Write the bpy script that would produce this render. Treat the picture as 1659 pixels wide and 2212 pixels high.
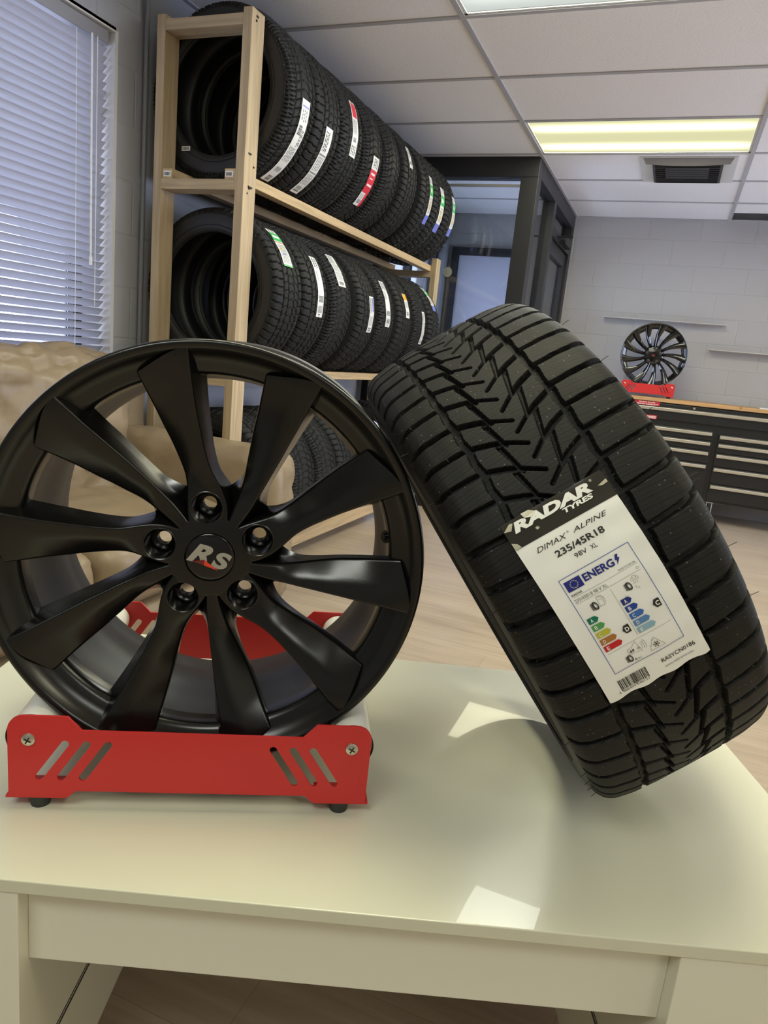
import bpy, bmesh, math, random
import numpy as np
from mathutils import Matrix, Vector, noise

for o in list(bpy.data.objects): bpy.data.objects.remove(o)
random.seed(4); rng = np.random.default_rng(4)
PI = math.pi; R = math.radians
scene = bpy.context.scene
col = scene.collection

# ------------------------------------------------------------------ camera, world, exposure
def cam_basis(yaw, pitch, roll):
    f = np.array([math.sin(yaw)*math.cos(pitch), math.cos(yaw)*math.cos(pitch), math.sin(pitch)])
    r = np.array([math.cos(yaw), -math.sin(yaw), 0]); u = np.cross(r, f)
    return (math.cos(roll)*r+math.sin(roll)*u, -math.sin(roll)*r+math.cos(roll)*u, f)
CZ = 1.05
cr, cu_, cf = cam_basis(-0.362362581, -0.215285814, 0.101991626)
cd = bpy.data.cameras.new('camera'); cam = bpy.data.objects.new('camera', cd); col.objects.link(cam)
cd.sensor_fit = 'AUTO'; cd.sensor_width = 36; cd.lens = 1529.2/2212*36; cd.clip_start = .02; cd.clip_end = 100
m = Matrix.Identity(4)
for i in range(3):
    m[i][0] = cr[i]; m[i][1] = cu_[i]; m[i][2] = -cf[i]
m[0][3], m[1][3], m[2][3] = 0, 0, CZ
cam.matrix_world = m
scene.camera = cam

scene.view_settings.view_transform = 'Standard'; scene.view_settings.look = 'None'
scene.view_settings.gamma = 1; scene.view_settings.use_curve_mapping = False
scene.view_settings.exposure = 0.43

SKY = 7.0
wd = bpy.data.worlds.new('world'); scene.world = wd; wd.use_nodes = True
bg = wd.node_tree.nodes['Background']; bg.inputs[0].default_value = (.74, .775, 1.0, 1); bg.inputs[1].default_value = SKY
LAMP = 1.0                                  # glow of the lens of a ceiling light
WATT = 14.0                                  # light given by one ceiling light
WARM, COOL = (1.0, .965, .70), (.97, 1.0, .90)

# ------------------------------------------------------------------ materials
def mat(name, colr=(.5, .5, .5), rough=.5, metal=0, spec=.5, coat=0, coat_rough=.05, noise_amt=0, noise_scale=20, bump=0, bump_scale=60, alpha=None):
    M = bpy.data.materials.new(name); M.use_nodes = True; nt = M.node_tree; p = nt.nodes['Principled BSDF']
    p.inputs['Base Color'].default_value = (*colr, 1); p.inputs['Roughness'].default_value = rough; p.inputs['Metallic'].default_value = metal
    p.inputs['Specular IOR Level'].default_value = spec; p.inputs['Coat Weight'].default_value = coat; p.inputs['Coat Roughness'].default_value = coat_rough
    tc = nt.nodes.new('ShaderNodeTexCoord')
    if noise_amt:
        n = nt.nodes.new('ShaderNodeTexNoise'); n.inputs['Scale'].default_value = noise_scale; n.inputs['Detail'].default_value = 5
        nt.links.new(tc.outputs['Object'], n.inputs['Vector'])
        mx = nt.nodes.new('ShaderNodeMix'); mx.data_type = 'RGBA'
        mx.inputs[6].default_value = (*[c*(1-noise_amt) for c in colr], 1); mx.inputs[7].default_value = (*[min(1, c*(1+noise_amt)) for c in colr], 1)
        nt.links.new(n.outputs['Fac'], mx.inputs[0]); nt.links.new(mx.outputs[2], p.inputs['Base Color'])
    if bump:
        n2 = nt.nodes.new('ShaderNodeTexNoise'); n2.inputs['Scale'].default_value = bump_scale; n2.inputs['Detail'].default_value = 4
        nt.links.new(tc.outputs['Object'], n2.inputs['Vector'])
        b = nt.nodes.new('ShaderNodeBump'); b.inputs['Strength'].default_value = bump; b.inputs['Distance'].default_value = .002
        nt.links.new(n2.outputs['Fac'], b.inputs['Height']); nt.links.new(b.outputs[0], p.inputs['Normal'])
    return M

def node(nt, t, **kw):
    n = nt.nodes.new(t)
    for k, v in kw.items(): setattr(n, k, v)
    return n
def math_n(nt, op, a, b=None, c=None):
    n = nt.nodes.new('ShaderNodeMath'); n.operation = op
    for i, v in enumerate((a, b, c)):
        if v is None: continue
        if isinstance(v, (int, float)): n.inputs[i].default_value = v
        else: nt.links.new(v, n.inputs[i])
    return n.outputs[0]

def block_wall(name, colr, axis):
    """painted concrete block: running bond, soft mortar grooves"""
    M = mat(name, colr, .55); nt = M.node_tree; p = nt.nodes['Principled BSDF']
    tc = node(nt, 'ShaderNodeTexCoord'); sp = node(nt, 'ShaderNodeSeparateXYZ'); nt.links.new(tc.outputs['Object'], sp.inputs[0])
    cb = node(nt, 'ShaderNodeCombineXYZ'); nt.links.new(sp.outputs[0 if axis == 'x' else 1], cb.inputs[0]); nt.links.new(sp.outputs[2], cb.inputs[1])
    br = node(nt, 'ShaderNodeTexBrick'); nt.links.new(cb.outputs[0], br.inputs['Vector'])
    br.inputs['Scale'].default_value = 1; br.inputs['Brick Width'].default_value = .406; br.inputs['Row Height'].default_value = .203
    br.inputs['Mortar Size'].default_value = .006; br.inputs['Mortar Smooth'].default_value = .6; br.inputs['Bias'].default_value = 0
    br.inputs['Color1'].default_value = (*colr, 1); br.inputs['Color2'].default_value = (*[c*.95 for c in colr], 1); br.inputs['Mortar'].default_value = (*[c*.93 for c in colr], 1)
    nt.links.new(br.outputs['Color'], p.inputs['Base Color'])
    n2 = node(nt, 'ShaderNodeTexNoise'); n2.inputs['Scale'].default_value = 90; nt.links.new(tc.outputs['Object'], n2.inputs['Vector'])
    h = math_n(nt, 'ADD', math_n(nt, 'MULTIPLY', br.outputs['Fac'], -1.0), math_n(nt, 'MULTIPLY', n2.outputs['Fac'], .3))
    b = node(nt, 'ShaderNodeBump'); b.inputs['Strength'].default_value = .35; b.inputs['Distance'].default_value = .004
    nt.links.new(h, b.inputs['Height']); nt.links.new(b.outputs[0], p.inputs['Normal'])
    return M

def plank_floor():
    M = mat('laminate', (.4, .33, .26), .32, spec=.4); nt = M.node_tree; p = nt.nodes['Principled BSDF']
    tc = node(nt, 'ShaderNodeTexCoord')
    br = node(nt, 'ShaderNodeTexBrick'); nt.links.new(tc.outputs['Object'], br.inputs['Vector']); br.offset = .37
    br.inputs['Scale'].default_value = 1; br.inputs['Brick Width'].default_value = 1.28; br.inputs['Row Height'].default_value = .19
    br.inputs['Mortar Size'].default_value = .0009; br.inputs['Mortar Smooth'].default_value = .2
    br.inputs['Color1'].default_value = (.46, .37, .275, 1); br.inputs['Color2'].default_value = (.41, .325, .24, 1); br.inputs['Mortar'].default_value = (.31, .245, .185, 1)
    mp = node(nt, 'ShaderNodeMapping'); mp.inputs['Scale'].default_value = (1.6, 26, 1); nt.links.new(tc.outputs['Object'], mp.inputs[0])
    n = node(nt, 'ShaderNodeTexNoise'); n.inputs['Scale'].default_value = 2; n.inputs['Detail'].default_value = 6; n.inputs['Distortion'].default_value = .6; nt.links.new(mp.outputs[0], n.inputs['Vector'])
    mp2 = node(nt, 'ShaderNodeMapping'); mp2.inputs['Scale'].default_value = (1.1, 5, 1); nt.links.new(tc.outputs['Object'], mp2.inputs[0])
    n3 = node(nt, 'ShaderNodeTexNoise'); n3.inputs['Scale'].default_value = 2.2; n3.inputs['Detail'].default_value = 3; nt.links.new(mp2.outputs[0], n3.inputs['Vector'])
    f = math_n(nt, 'ADD', math_n(nt, 'MULTIPLY', n.outputs['Fac'], .55), math_n(nt, 'MULTIPLY', n3.outputs['Fac'], .45))
    rp = node(nt, 'ShaderNodeValToRGB'); rp.color_ramp.elements[0].position = .35; rp.color_ramp.elements[0].color = (.84, .82, .80, 1)
    rp.color_ramp.elements[1].position = .65; rp.color_ramp.elements[1].color = (1.1, 1.1, 1.1, 1); nt.links.new(f, rp.inputs[0])
    mx = node(nt, 'ShaderNodeMix', data_type='RGBA', blend_type='MULTIPLY'); mx.inputs[0].default_value = 1
    nt.links.new(br.outputs['Color'], mx.inputs[6]); nt.links.new(rp.outputs[0], mx.inputs[7]); nt.links.new(mx.outputs[2], p.inputs['Base Color'])
    return M

def pine(name, colr=(.47, .36, .225), along='Z'):
    M = mat(name, colr, .6, spec=.25); nt = M.node_tree; p = nt.nodes['Principled BSDF']
    tc = node(nt, 'ShaderNodeTexCoord'); mp = node(nt, 'ShaderNodeMapping')
    s = {'X': (1.5, 30, 30), 'Y': (30, 1.5, 30), 'Z': (30, 30, 1.5)}[along]; mp.inputs['Scale'].default_value = s
    nt.links.new(tc.outputs['Object'], mp.inputs[0])
    n = node(nt, 'ShaderNodeTexNoise'); n.inputs['Scale'].default_value = 1.4; n.inputs['Detail'].default_value = 5; n.inputs['Distortion'].default_value = 1.2; nt.links.new(mp.outputs[0], n.inputs['Vector'])
    rp = node(nt, 'ShaderNodeValToRGB'); rp.color_ramp.elements[0].position = .3; rp.color_ramp.elements[0].color = (*[c*.78 for c in colr], 1)
    rp.color_ramp.elements[1].position = .7; rp.color_ramp.elements[1].color = (*[min(1, c*1.12) for c in colr], 1); nt.links.new(n.outputs['Fac'], rp.inputs[0])
    v = node(nt, 'ShaderNodeTexVoronoi'); v.inputs['Scale'].default_value = 4.2; nt.links.new(tc.outputs['Object'], v.inputs['Vector'])
    kn = math_n(nt, 'LESS_THAN', v.outputs['Distance'], .05)
    mx = node(nt, 'ShaderNodeMix', data_type='RGBA'); nt.links.new(math_n(nt, 'MULTIPLY', kn, .6), mx.inputs[0]); nt.links.new(rp.outputs[0], mx.inputs[6]); mx.inputs[7].default_value = (.22, .13, .06, 1)
    nt.links.new(mx.outputs[2], p.inputs['Base Color'])
    return M

def glass(name, tint=(.9, .93, .95), refl=.9):
    M = bpy.data.materials.new(name); M.use_nodes = True; nt = M.node_tree; nt.nodes.clear()
    out = node(nt, 'ShaderNodeOutputMaterial'); t = node(nt, 'ShaderNodeBsdfTransparent'); t.inputs[0].default_value = (*tint, 1)
    g = node(nt, 'ShaderNodeBsdfGlossy'); g.inputs['Roughness'].default_value = .02
    fr = node(nt, 'ShaderNodeFresnel'); fr.inputs[0].default_value = 1.5
    mx = node(nt, 'ShaderNodeMixShader'); nt.links.new(math_n(nt, 'MULTIPLY', fr.outputs[0], refl), mx.inputs[0]); nt.links.new(t.outputs[0], mx.inputs[1]); nt.links.new(g.outputs[0], mx.inputs[2]); nt.links.new(mx.outputs[0], out.inputs[0])
    return M

def slat_mat():
    M = bpy.data.materials.new('blind_slat'); M.use_nodes = True; nt = M.node_tree; p = nt.nodes['Principled BSDF']
    p.inputs['Base Color'].default_value = (.385, .385, .43, 1); p.inputs['Roughness'].default_value = .45
    tr = node(nt, 'ShaderNodeBsdfTranslucent'); tr.inputs[0].default_value = (.8, .8, .85, 1)
    mx = node(nt, 'ShaderNodeMixShader'); mx.inputs[0].default_value = .045
    out = nt.nodes['Material Output']; nt.links.new(p.outputs[0], mx.inputs[1]); nt.links.new(tr.outputs[0], mx.inputs[2]); nt.links.new(mx.outputs[0], out.inputs[0])
    return M

def tile_mat():
    M = mat('ceiling_tile', (.60, .60, .62), .9, spec=.1); nt = M.node_tree; p = nt.nodes['Principled BSDF']
    tc = node(nt, 'ShaderNodeTexCoord'); n = node(nt, 'ShaderNodeTexNoise'); n.inputs['Scale'].default_value = 160; n.inputs['Detail'].default_value = 3; nt.links.new(tc.outputs['Object'], n.inputs['Vector'])
    rp = node(nt, 'ShaderNodeValToRGB'); rp.color_ramp.elements[0].position = .3; rp.color_ramp.elements[0].color = (.76, .755, .76, 1); rp.color_ramp.elements[1].position = .62; rp.color_ramp.elements[1].color = (.88, .875, .88, 1)
    nt.links.new(n.outputs['Fac'], rp.inputs[0]); nt.links.new(rp.outputs[0], p.inputs['Base Color'])
    b = node(nt, 'ShaderNodeBump'); b.inputs['Strength'].default_value = .4; b.inputs['Distance'].default_value = .002; nt.links.new(n.outputs['Fac'], b.inputs['Height']); nt.links.new(b.outputs[0], p.inputs['Normal'])
    return M

def lamp_mat(name, colr, strength, bands):
    """prismatic lens over fluorescent tubes: brighter bands where the tubes run (local y)"""
    M = bpy.data.materials.new(name); M.use_nodes = True; nt = M.node_tree; nt.nodes.clear()
    out = node(nt, 'ShaderNodeOutputMaterial'); e = node(nt, 'ShaderNodeEmission')
    tc = node(nt, 'ShaderNodeTexCoord'); sp = node(nt, 'ShaderNodeSeparateXYZ'); nt.links.new(tc.outputs['Object'], sp.inputs[0])
    tot = None
    for y0, w, a in bands:
        d = math_n(nt, 'DIVIDE', math_n(nt, 'SUBTRACT', sp.outputs[1], y0), w)
        g = math_n(nt, 'MULTIPLY', math_n(nt, 'POWER', 2.718, math_n(nt, 'MULTIPLY', math_n(nt, 'MULTIPLY', d, d), -1.0)), a)
        tot = g if tot is None else math_n(nt, 'ADD', tot, g)
    edge = math_n(nt, 'SUBTRACT', 1.0, math_n(nt, 'POWER', math_n(nt, 'DIVIDE', math_n(nt, 'ABSOLUTE', sp.outputs[0]), .62), 8.0))
    tot = math_n(nt, 'ADD', math_n(nt, 'MULTIPLY', tot, edge), .55) if tot is not None else None
    e.inputs[0].default_value = (*colr, 1)
    if tot is not None: nt.links.new(math_n(nt, 'MULTIPLY', tot, strength), e.inputs[1])
    else: e.inputs[1].default_value = strength
    nt.links.new(e.outputs[0], out.inputs[0])
    return M

def rubber(name, colr, sipes=True, pitch=4.6, studs=.0, bump=.9):
    """tread rubber: UV in millimetres (u across, v around): fine zigzag sipes, pin marks"""
    M = mat(name, colr, .6, spec=.25); nt = M.node_tree; p = nt.nodes['Principled BSDF']
    if not sipes: return M
    uv = node(nt, 'ShaderNodeUVMap'); sp = node(nt, 'ShaderNodeSeparateXYZ'); nt.links.new(uv.outputs[0], sp.inputs[0]); U, V = sp.outputs[0], sp.outputs[1]
    zig = math_n(nt, 'MULTIPLY', math_n(nt, 'PINGPONG', U, 1.6), .75)
    V2 = math_n(nt, 'ADD', V, math_n(nt, 'MULTIPLY', math_n(nt, 'ABSOLUTE', U), -.06))
    s1 = math_n(nt, 'MODULO', math_n(nt, 'ADD', math_n(nt, 'ADD', V2, zig), 4600), pitch*2)
    l1 = math_n(nt, 'LESS_THAN', s1, .95)
    s2 = math_n(nt, 'MODULO', math_n(nt, 'ADD', V2, 4600+pitch), pitch*2)
    l2 = math_n(nt, 'LESS_THAN', s2, .7)
    nz = node(nt, 'ShaderNodeTexNoise'); nz.inputs['Scale'].default_value = .55; nz.inputs['Detail'].default_value = 3; nt.links.new(uv.outputs[0], nz.inputs['Vector'])
    fine = math_n(nt, 'MULTIPLY', nz.outputs['Fac'], .2)
    h = math_n(nt, 'SUBTRACT', fine, math_n(nt, 'ADD', l1, math_n(nt, 'MULTIPLY', l2, .8)))
    b = node(nt, 'ShaderNodeBump'); b.inputs['Strength'].default_value = bump; b.inputs['Distance'].default_value = .001
    nt.links.new(h, b.inputs['Height']); nt.links.new(b.outputs[0], p.inputs['Normal'])
    dark = math_n(nt, 'MAXIMUM', l1, math_n(nt, 'MULTIPLY', l2, .7))
    mx = node(nt, 'ShaderNodeMix', data_type='RGBA'); mx.inputs[6].default_value = (*colr, 1); mx.inputs[7].default_value = (*[c*.12 for c in colr], 1)
    nt.links.new(math_n(nt, 'MULTIPLY', dark, .95), mx.inputs[0])
    last = mx.outputs[2]
    if studs:
        vo = node(nt, 'ShaderNodeTexVoronoi'); vo.inputs['Scale'].default_value = 1/7.5; vo.inputs['Randomness'].default_value = .5; nt.links.new(uv.outputs[0], vo.inputs['Vector'])
        d = math_n(nt, 'LESS_THAN', vo.outputs['Distance'], .105)
        m2 = node(nt, 'ShaderNodeMix', data_type='RGBA'); nt.links.new(math_n(nt, 'MULTIPLY', d, studs), m2.inputs[0]); nt.links.new(last, m2.inputs[6]); m2.inputs[7].default_value = (.13, .13, .125, 1); last = m2.outputs[2]
    nt.links.new(last, p.inputs['Base Color'])
    return M

M = dict(
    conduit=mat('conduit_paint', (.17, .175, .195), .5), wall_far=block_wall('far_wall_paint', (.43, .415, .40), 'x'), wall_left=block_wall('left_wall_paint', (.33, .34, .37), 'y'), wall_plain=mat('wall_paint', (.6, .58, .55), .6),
    floor=plank_floor(), tile=tile_mat(), tee=mat('grid_metal', (.42, .42, .44), .5), pine_z=pine('pine_post', along='Z'), pine_x=pine('pine_cross', along='X'), pine_y=pine('pine_rail', (.50, .365, .205), along='Y'),
    bronze=mat('dark_bronze', (.013, .0135, .016), .45, metal=.1), glass=glass('pane'), jamb=mat('white_jamb', (.58, .57, .57), .5, bump=.1), slat=slat_mat(), cord=mat('white_cord', (.8, .8, .8), .6), rail=mat('blind_rail', (.26, .26, .29), .4),
    desk=mat('white_laminate', (.66, .65, .515), .24, spec=.3, coat=.30, coat_rough=.015), desk_side=mat('white_melamine', (.76, .745, .63), .35),
    wheel=mat('satin_black', (.0048, .0047, .0045), .215, spec=.5, bump=.03, bump_scale=900), barrel=mat('barrel_grey_black', (.035, .034, .036), .45, metal=.1), gloss=mat('gloss_black', (.006, .006, .006), .12, spec=.6, coat=.5), cap=mat('cap_black', (.006, .006, .007), .12, spec=.5),
    silver=mat('logo_silver', (.42, .40, .34), .4, metal=.3), red_bright=mat('logo_red', (.75, .06, .025), .4), red_dark=mat('logo_dark_red', (.16, .018, .015), .4),
    red=mat('red_powder_coat', (.60, .027, .027), .34, spec=.45, bump=.06, bump_scale=700), roller=mat('roller_white', (.85, .84, .76), .25), ring=mat('roller_ring', (.01, .01, .011), .3), screw=mat('zinc', (.62, .60, .52), .3, metal=.9), slot=mat('recess_dark', (.05, .05, .045), .5, metal=.5), rubberfoot=mat('foot_rubber', (.03, .032, .03), .6),
    tread=rubber('winter_tread', (.0100, .0100, .0097), studs=.75), side=mat('sidewall_rubber', (.013, .013, .013), .55, bump=.15, bump_scale=300),
    tyre_a=rubber('tread_rubber', (.014, .014, .0145), pitch=5.5, bump=.7), tyre_in=mat('inner_liner', (.006, .0065, .009), .5),
    white=mat('label_paper', (.88, .88, .84), .38, bump=.08, bump_scale=40), film=mat('black_film', (.030, .028, .024), .14, spec=.6), ink=mat('black_ink', (.02, .02, .018), .5), grey=mat('grey_ink', (.22, .22, .21), .5), navy=mat('navy_ink', (.012, .018, .20), .45), blue_line=mat('blue_line', (.05, .10, .40), .5), print_white=mat('print_white', (.88, .88, .84), .4), glint=mat('glint_silver', (.75, .72, .55), .22, metal=.6),
    a1=mat('dark_green', (.0, .17, .09), .45), a2=mat('green', (.09, .33, .09), .45), a3=mat('yellow_green', (.52, .50, .05), .45), a4=mat('orange_brown', (.42, .16, .035), .45), a5=mat('label_red', (.55, .012, .02), .45),
    b1=mat('blue_deep', (.012, .025, .20), .45), b2=mat('blue_dark', (.015, .05, .30), .45), b3=mat('blue_mid', (.04, .14, .45), .45), b4=mat('blue_soft', (.10, .23, .50), .45), b5=mat('blue_pale', (.27, .46, .58), .45), gold=mat('star_yellow', (.7, .7, .45), .5),
    paper=mat('strip_paper', (.74, .74, .72), .4), s_green=mat('strip_green', (.05, .42, .10), .4), s_red=mat('strip_red', (.62, .03, .05), .4), s_blue=mat('strip_blue', (.16, .18, .55), .4), s_orange=mat('strip_orange', (.85, .42, .02), .4), tan=mat('paper_tan', (.60, .50, .36), .5),
    leather=mat('beige_leather', (.250, .188, .118), .40, spec=.4, noise_amt=.12, noise_scale=9, bump=.6, bump_scale=38), stitch=mat('stitching', (.20, .15, .10), .6), dark=mat('dark_fabric', (.02, .02, .02), .9),
    box=mat('cabinet_black', (.012, .012, .013), .32, spec=.5), alu=mat('brushed_aluminium', (.62, .60, .53), .32, metal=.85), oak=pine('worktop_wood', (.55, .33, .15), along='X'), sticker=mat('sticker_red', (.50, .015, .03), .4), caster=mat('caster_grey', (.5, .5, .52), .4),
    vent=mat('vent_black', (.02, .021, .025), .5), plastic=mat('clear_plastic', (.17, .165, .165), .25), frame_w=mat('white_frame', (.62, .62, .60), .5), shelf=mat('wall_ledge', (.55, .53, .50), .5), doorpanel=mat('door_panel', (.46, .47, .56), .5), round=mat('round_grey', (.22, .24, .22), .5),
)
M['lampwarm'] = lamp_mat('warm_lens', (1.0, .98, .58), LAMP, [(-.15, .05, 1.6), (.18, .05, 1.6)])
M['lampcool'] = lamp_mat('cool_lens', (.93, 1.0, .93), LAMP*.85, [(-.16, .07, .4), (.16, .07, .4)])

# ------------------------------------------------------------------ mesh helpers
class MB:
    def __init__(s): s.v = []; s.f = []; s.uv = None
    def add(s, V, F):
        b = len(s.v); s.v += [tuple(map(float, p)) for p in V]; s.f += [tuple(int(i)+b for i in f) for f in F]; return s
    def box(s, x0, x1, y0, y1, z0, z1, rot=0, c=None):
        V = np.array([(x, y, z) for x in (x0, x1) for y in (y0, y1) for z in (z0, z1)], float)
        if rot:
            c = np.array(c if c is not None else ((x0+x1)/2, (y0+y1)/2, (z0+z1)/2)); ca, sa = math.cos(rot), math.sin(rot)
            d = V-c; V = np.stack([d[:, 0]*ca-d[:, 1]*sa, d[:, 0]*sa+d[:, 1]*ca, d[:, 2]], 1)+c
        return s.add(V, [(0, 1, 3, 2), (4, 6, 7, 5), (0, 4, 5, 1), (2, 3, 7, 6), (0, 2, 6, 4), (1, 5, 7, 3)])
    def tube(s, p, q, r0, r1=None, n=16, cap=True):
        r1 = r0 if r1 is None else r1; p = np.array(p, float); q = np.array(q, float); d = q-p; d /= np.linalg.norm(d)
        a = np.cross(d, (0, 0, 1) if abs(d[2]) < .9 else (1, 0, 0)); a /= np.linalg.norm(a); b = np.cross(d, a)
        t = np.linspace(0, 2*PI, n, endpoint=False); ring = np.cos(t)[:, None]*a+np.sin(t)[:, None]*b
        V = np.concatenate([p+ring*r0, q+ring*r1]); F = [(i, i+n, (i+1) % n+n, (i+1) % n) for i in range(n)]
        if cap: F += [tuple(range(n)), tuple(range(2*n-1, n-1, -1))]
        return s.add(V, F)
    def lathe(s, prof, axis='y', n=96, closed=False, c=(0, 0, 0), caps=False):
        """prof = (radius, position along axis)"""
        t = np.linspace(0, 2*PI, n, endpoint=False); V = []
        for r, h in prof:
            x, z = r*np.cos(t), r*np.sin(t); hh = np.full(n, h)
            V.append({'y': np.stack([x, hh, z], 1), 'x': np.stack([hh, x, z], 1), 'z': np.stack([x, z, hh], 1)}[axis])
        V = np.concatenate(V)+np.array(c); k = len(prof); F = []
        for j in range(k if closed else k-1):
            a, b = j*n, ((j+1) % k)*n
            for i in range(n): F.append((a+i, a+(i+1) % n, b+(i+1) % n, b+i))
        if caps: F += [tuple(range(n)), tuple(range((k-1)*n, k*n))]
        return s.add(V, F)
    def build(s, name, mt, parent=None, smooth=False, angle=35, bevel=0, bseg=2):
        me = bpy.data.meshes.new(name); me.from_pydata(s.v, [], s.f); me.validate(); 
        bm = bmesh.new(); bm.from_mesh(me); bmesh.ops.recalc_face_normals(bm, faces=bm.faces); bm.to_mesh(me); bm.free()
        return link(name, me, mt, parent, smooth, angle, bevel, bseg)
def link(name, me, mt, parent=None, smooth=False, angle=35, bevel=0, bseg=2):
    o = bpy.data.objects.new(name, me); col.objects.link(o)
    if mt is not None: me.materials.append(mt if not isinstance(mt, str) else M[mt])
    if parent is not None: o.parent = parent
    if smooth:
        me.polygons.foreach_set('use_smooth', [True]*len(me.polygons)); me.set_sharp_from_angle(angle=R(angle))
    if bevel:
        b = o.modifiers.new('bevel', 'BEVEL'); b.width = bevel; b.segments = bseg; b.limit_method = 'ANGLE'; b.angle_limit = R(40)
    return o
def grid_mesh(name, P, mt, parent=None, uv=None, wrap_v=False, smooth=True, angle=35):
    """P: (nv, nu, 3)"""
    nv, nu = P.shape[:2]; V = P.reshape(-1, 3); rows = nv if wrap_v else nv-1
    i, j = np.meshgrid(np.arange(rows), np.arange(nu-1), indexing='ij'); i2 = (i+1) % nv
    F = np.stack([i*nu+j, i*nu+j+1, i2*nu+j+1, i2*nu+j], -1).reshape(-1, 4)
    me = bpy.data.meshes.new(name); me.vertices.add(len(V)); me.vertices.foreach_set('co', V.astype(np.float32).ravel())
    me.loops.add(F.size); me.loops.foreach_set('vertex_index', F.astype(np.int32).ravel()); me.polygons.add(len(F)); me.polygons.foreach_set('loop_start', np.arange(0, F.size, 4, dtype=np.int32))
    me.update(calc_edges=True)
    if uv is not None:
        l = me.uv_layers.new(name='UVMap'); u = uv.reshape(-1, 2)[F.ravel()].reshape(-1, 4, 2).copy()
        if wrap_v:
            per = uv[-1, 0, 1]+(uv[-1, 0, 1]-uv[-2, 0, 1]); last = (i.ravel() == nv-1); u[last, 2, 1] += per; u[last, 3, 1] += per
        l.data.foreach_set('uv', u.astype(np.float32).ravel())
    return link(name, me, mt, parent, smooth, angle)
def empty(name, loc=(0, 0, 0), rz=0):
    o = bpy.data.objects.new(name, None); o.empty_display_size = .05; col.objects.link(o); o.location = loc; o.rotation_euler = (0, 0, rz); return o
def tag(o, label, cat, group=None):
    o['label'] = label; o['category'] = cat
    if group: o['group'] = group
    return o
def struct(o): o['kind'] = 'structure'; return o
def copy_tree(o, parent=None):
    c = o.copy(); col.objects.link(c)
    if parent is not None: c.parent = parent
    for ch in list(o.children): copy_tree(ch, c)
    return c
def eval_mesh(o):
    bpy.context.view_layer.update(); dg = bpy.context.evaluated_depsgraph_get(); return bpy.data.meshes.new_from_object(o.evaluated_get(dg))
def text2d(s, bold=0.0, shear=0.0, res=2):
    """outline of a word as flat faces in a unit box [0,1]x[0,1] plus its aspect"""
    c = bpy.data.curves.new('word', 'FONT'); c.body = s; c.size = 1; c.offset = bold; c.shear = shear; c.resolution_u = res
    o = bpy.data.objects.new('word', c); col.objects.link(o); me = eval_mesh(o)
    V = np.array([v.co[:2] for v in me.vertices]); F = [tuple(p.vertices) for p in me.polygons]
    bpy.data.objects.remove(o); bpy.data.curves.remove(c); bpy.data.meshes.remove(me)
    lo, hi = V.min(0), V.max(0); return (V-lo)/(hi-lo), F, (hi-lo)[0]/(hi-lo)[1]
def poly2d(outer, holes, thick, name='plate'):
    """flat plate with holes in local XZ, thickness along Y"""
    c = bpy.data.curves.new(name, 'CURVE'); c.dimensions = '2D'; c.fill_mode = 'BOTH'; c.extrude = thick/2
    for L in [outer]+holes:
        sp = c.splines.new('POLY'); sp.points.add(len(L)-1); sp.use_cyclic_u = True
        for p, q in zip(sp.points, L): p.co = (q[0], q[1], 0, 1)
    o = bpy.data.objects.new(name, c); col.objects.link(o); me = eval_mesh(o); bpy.data.objects.remove(o); bpy.data.curves.remove(c)
    for v in me.vertices: v.co = (v.co.x, v.co.z, v.co.y)
    me.materials.clear()
    bm = bmesh.new(); bm.from_mesh(me); bmesh.ops.remove_doubles(bm, verts=bm.verts, dist=1e-6); bmesh.ops.recalc_face_normals(bm, faces=bm.faces); bm.to_mesh(me); bm.free()
    return me
def arc(cx, cz, r, a0, a1, n=8): return [(cx+r*math.cos(R(a0+(a1-a0)*i/n)), cz+r*math.sin(R(a0+(a1-a0)*i/n))) for i in range(n+1)]

# ------------------------------------------------------------------ setting
XL, YF, ZC, XR, YB = -2.14, 6.67, 2.40, 3.2, -2.6
struct(MB().box(XL-.3, XR+.2, YB-.2, YF+.2, -.1, 0).build('floor', 'floor'))
struct(MB().box(XL-.3, XR+.2, YF, YF+.2, 0, ZC+.2).build('wall_far', 'wall_far'))
W0, W1, WZ0, WZ1 = .75, 2.33, .84, 2.13           # window opening in the left wall
V0, V1, VZ0, VZ1 = 5.12, 6.52, .02, 2.08          # glazed entry in the left wall of the vestibule
w = MB()
for y0, y1, z0, z1 in [(YB, W0, 0, ZC+.2), (W0, W1, 0, WZ0), (W0, W1, WZ1, ZC+.2), (W1, V0, 0, ZC+.2), (V0, V1, VZ1, ZC+.2), (V1, YF, 0, ZC+.2)]:
    w.box(XL-.2, XL, y0, y1, z0, z1)
struct(w.build('wall_left', 'wall_left'))
RW0, RW1, RZ0, RZ1 = 2.9, 6.3, .45, 2.25           # unseen window added in the right wall for daylight fill
struct(MB().box(XR, XR+.2, YB, RW0, 0, ZC+.2).box(XR, XR+.2, RW1, YF, 0, ZC+.2).box(XR, XR+.2, RW0, RW1, 0, RZ0).box(XR, XR+.2, RW0, RW1, RZ1, ZC+.2).build('wall_right', 'wall_plain'))
wr_ = struct(MB().box(XR+.1, XR+.15, RW0, RW1, RZ0, RZ0+.05).box(XR+.1, XR+.15, RW0, RW1, RZ1-.05, RZ1).box(XR+.1, XR+.15, 4.57, 4.63, RZ0, RZ1).build('fill_window_5', 'bronze'))
MB().box(XR+.12, XR+.125, RW0, RW1, RZ0+.05, RZ1-.05).build('pane', 'glass', wr_)
struct(MB().box(XL-.2, XR+.2, YB-.2, YB, 0, ZC+.2).build('wall_back', 'wall_left'))
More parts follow.
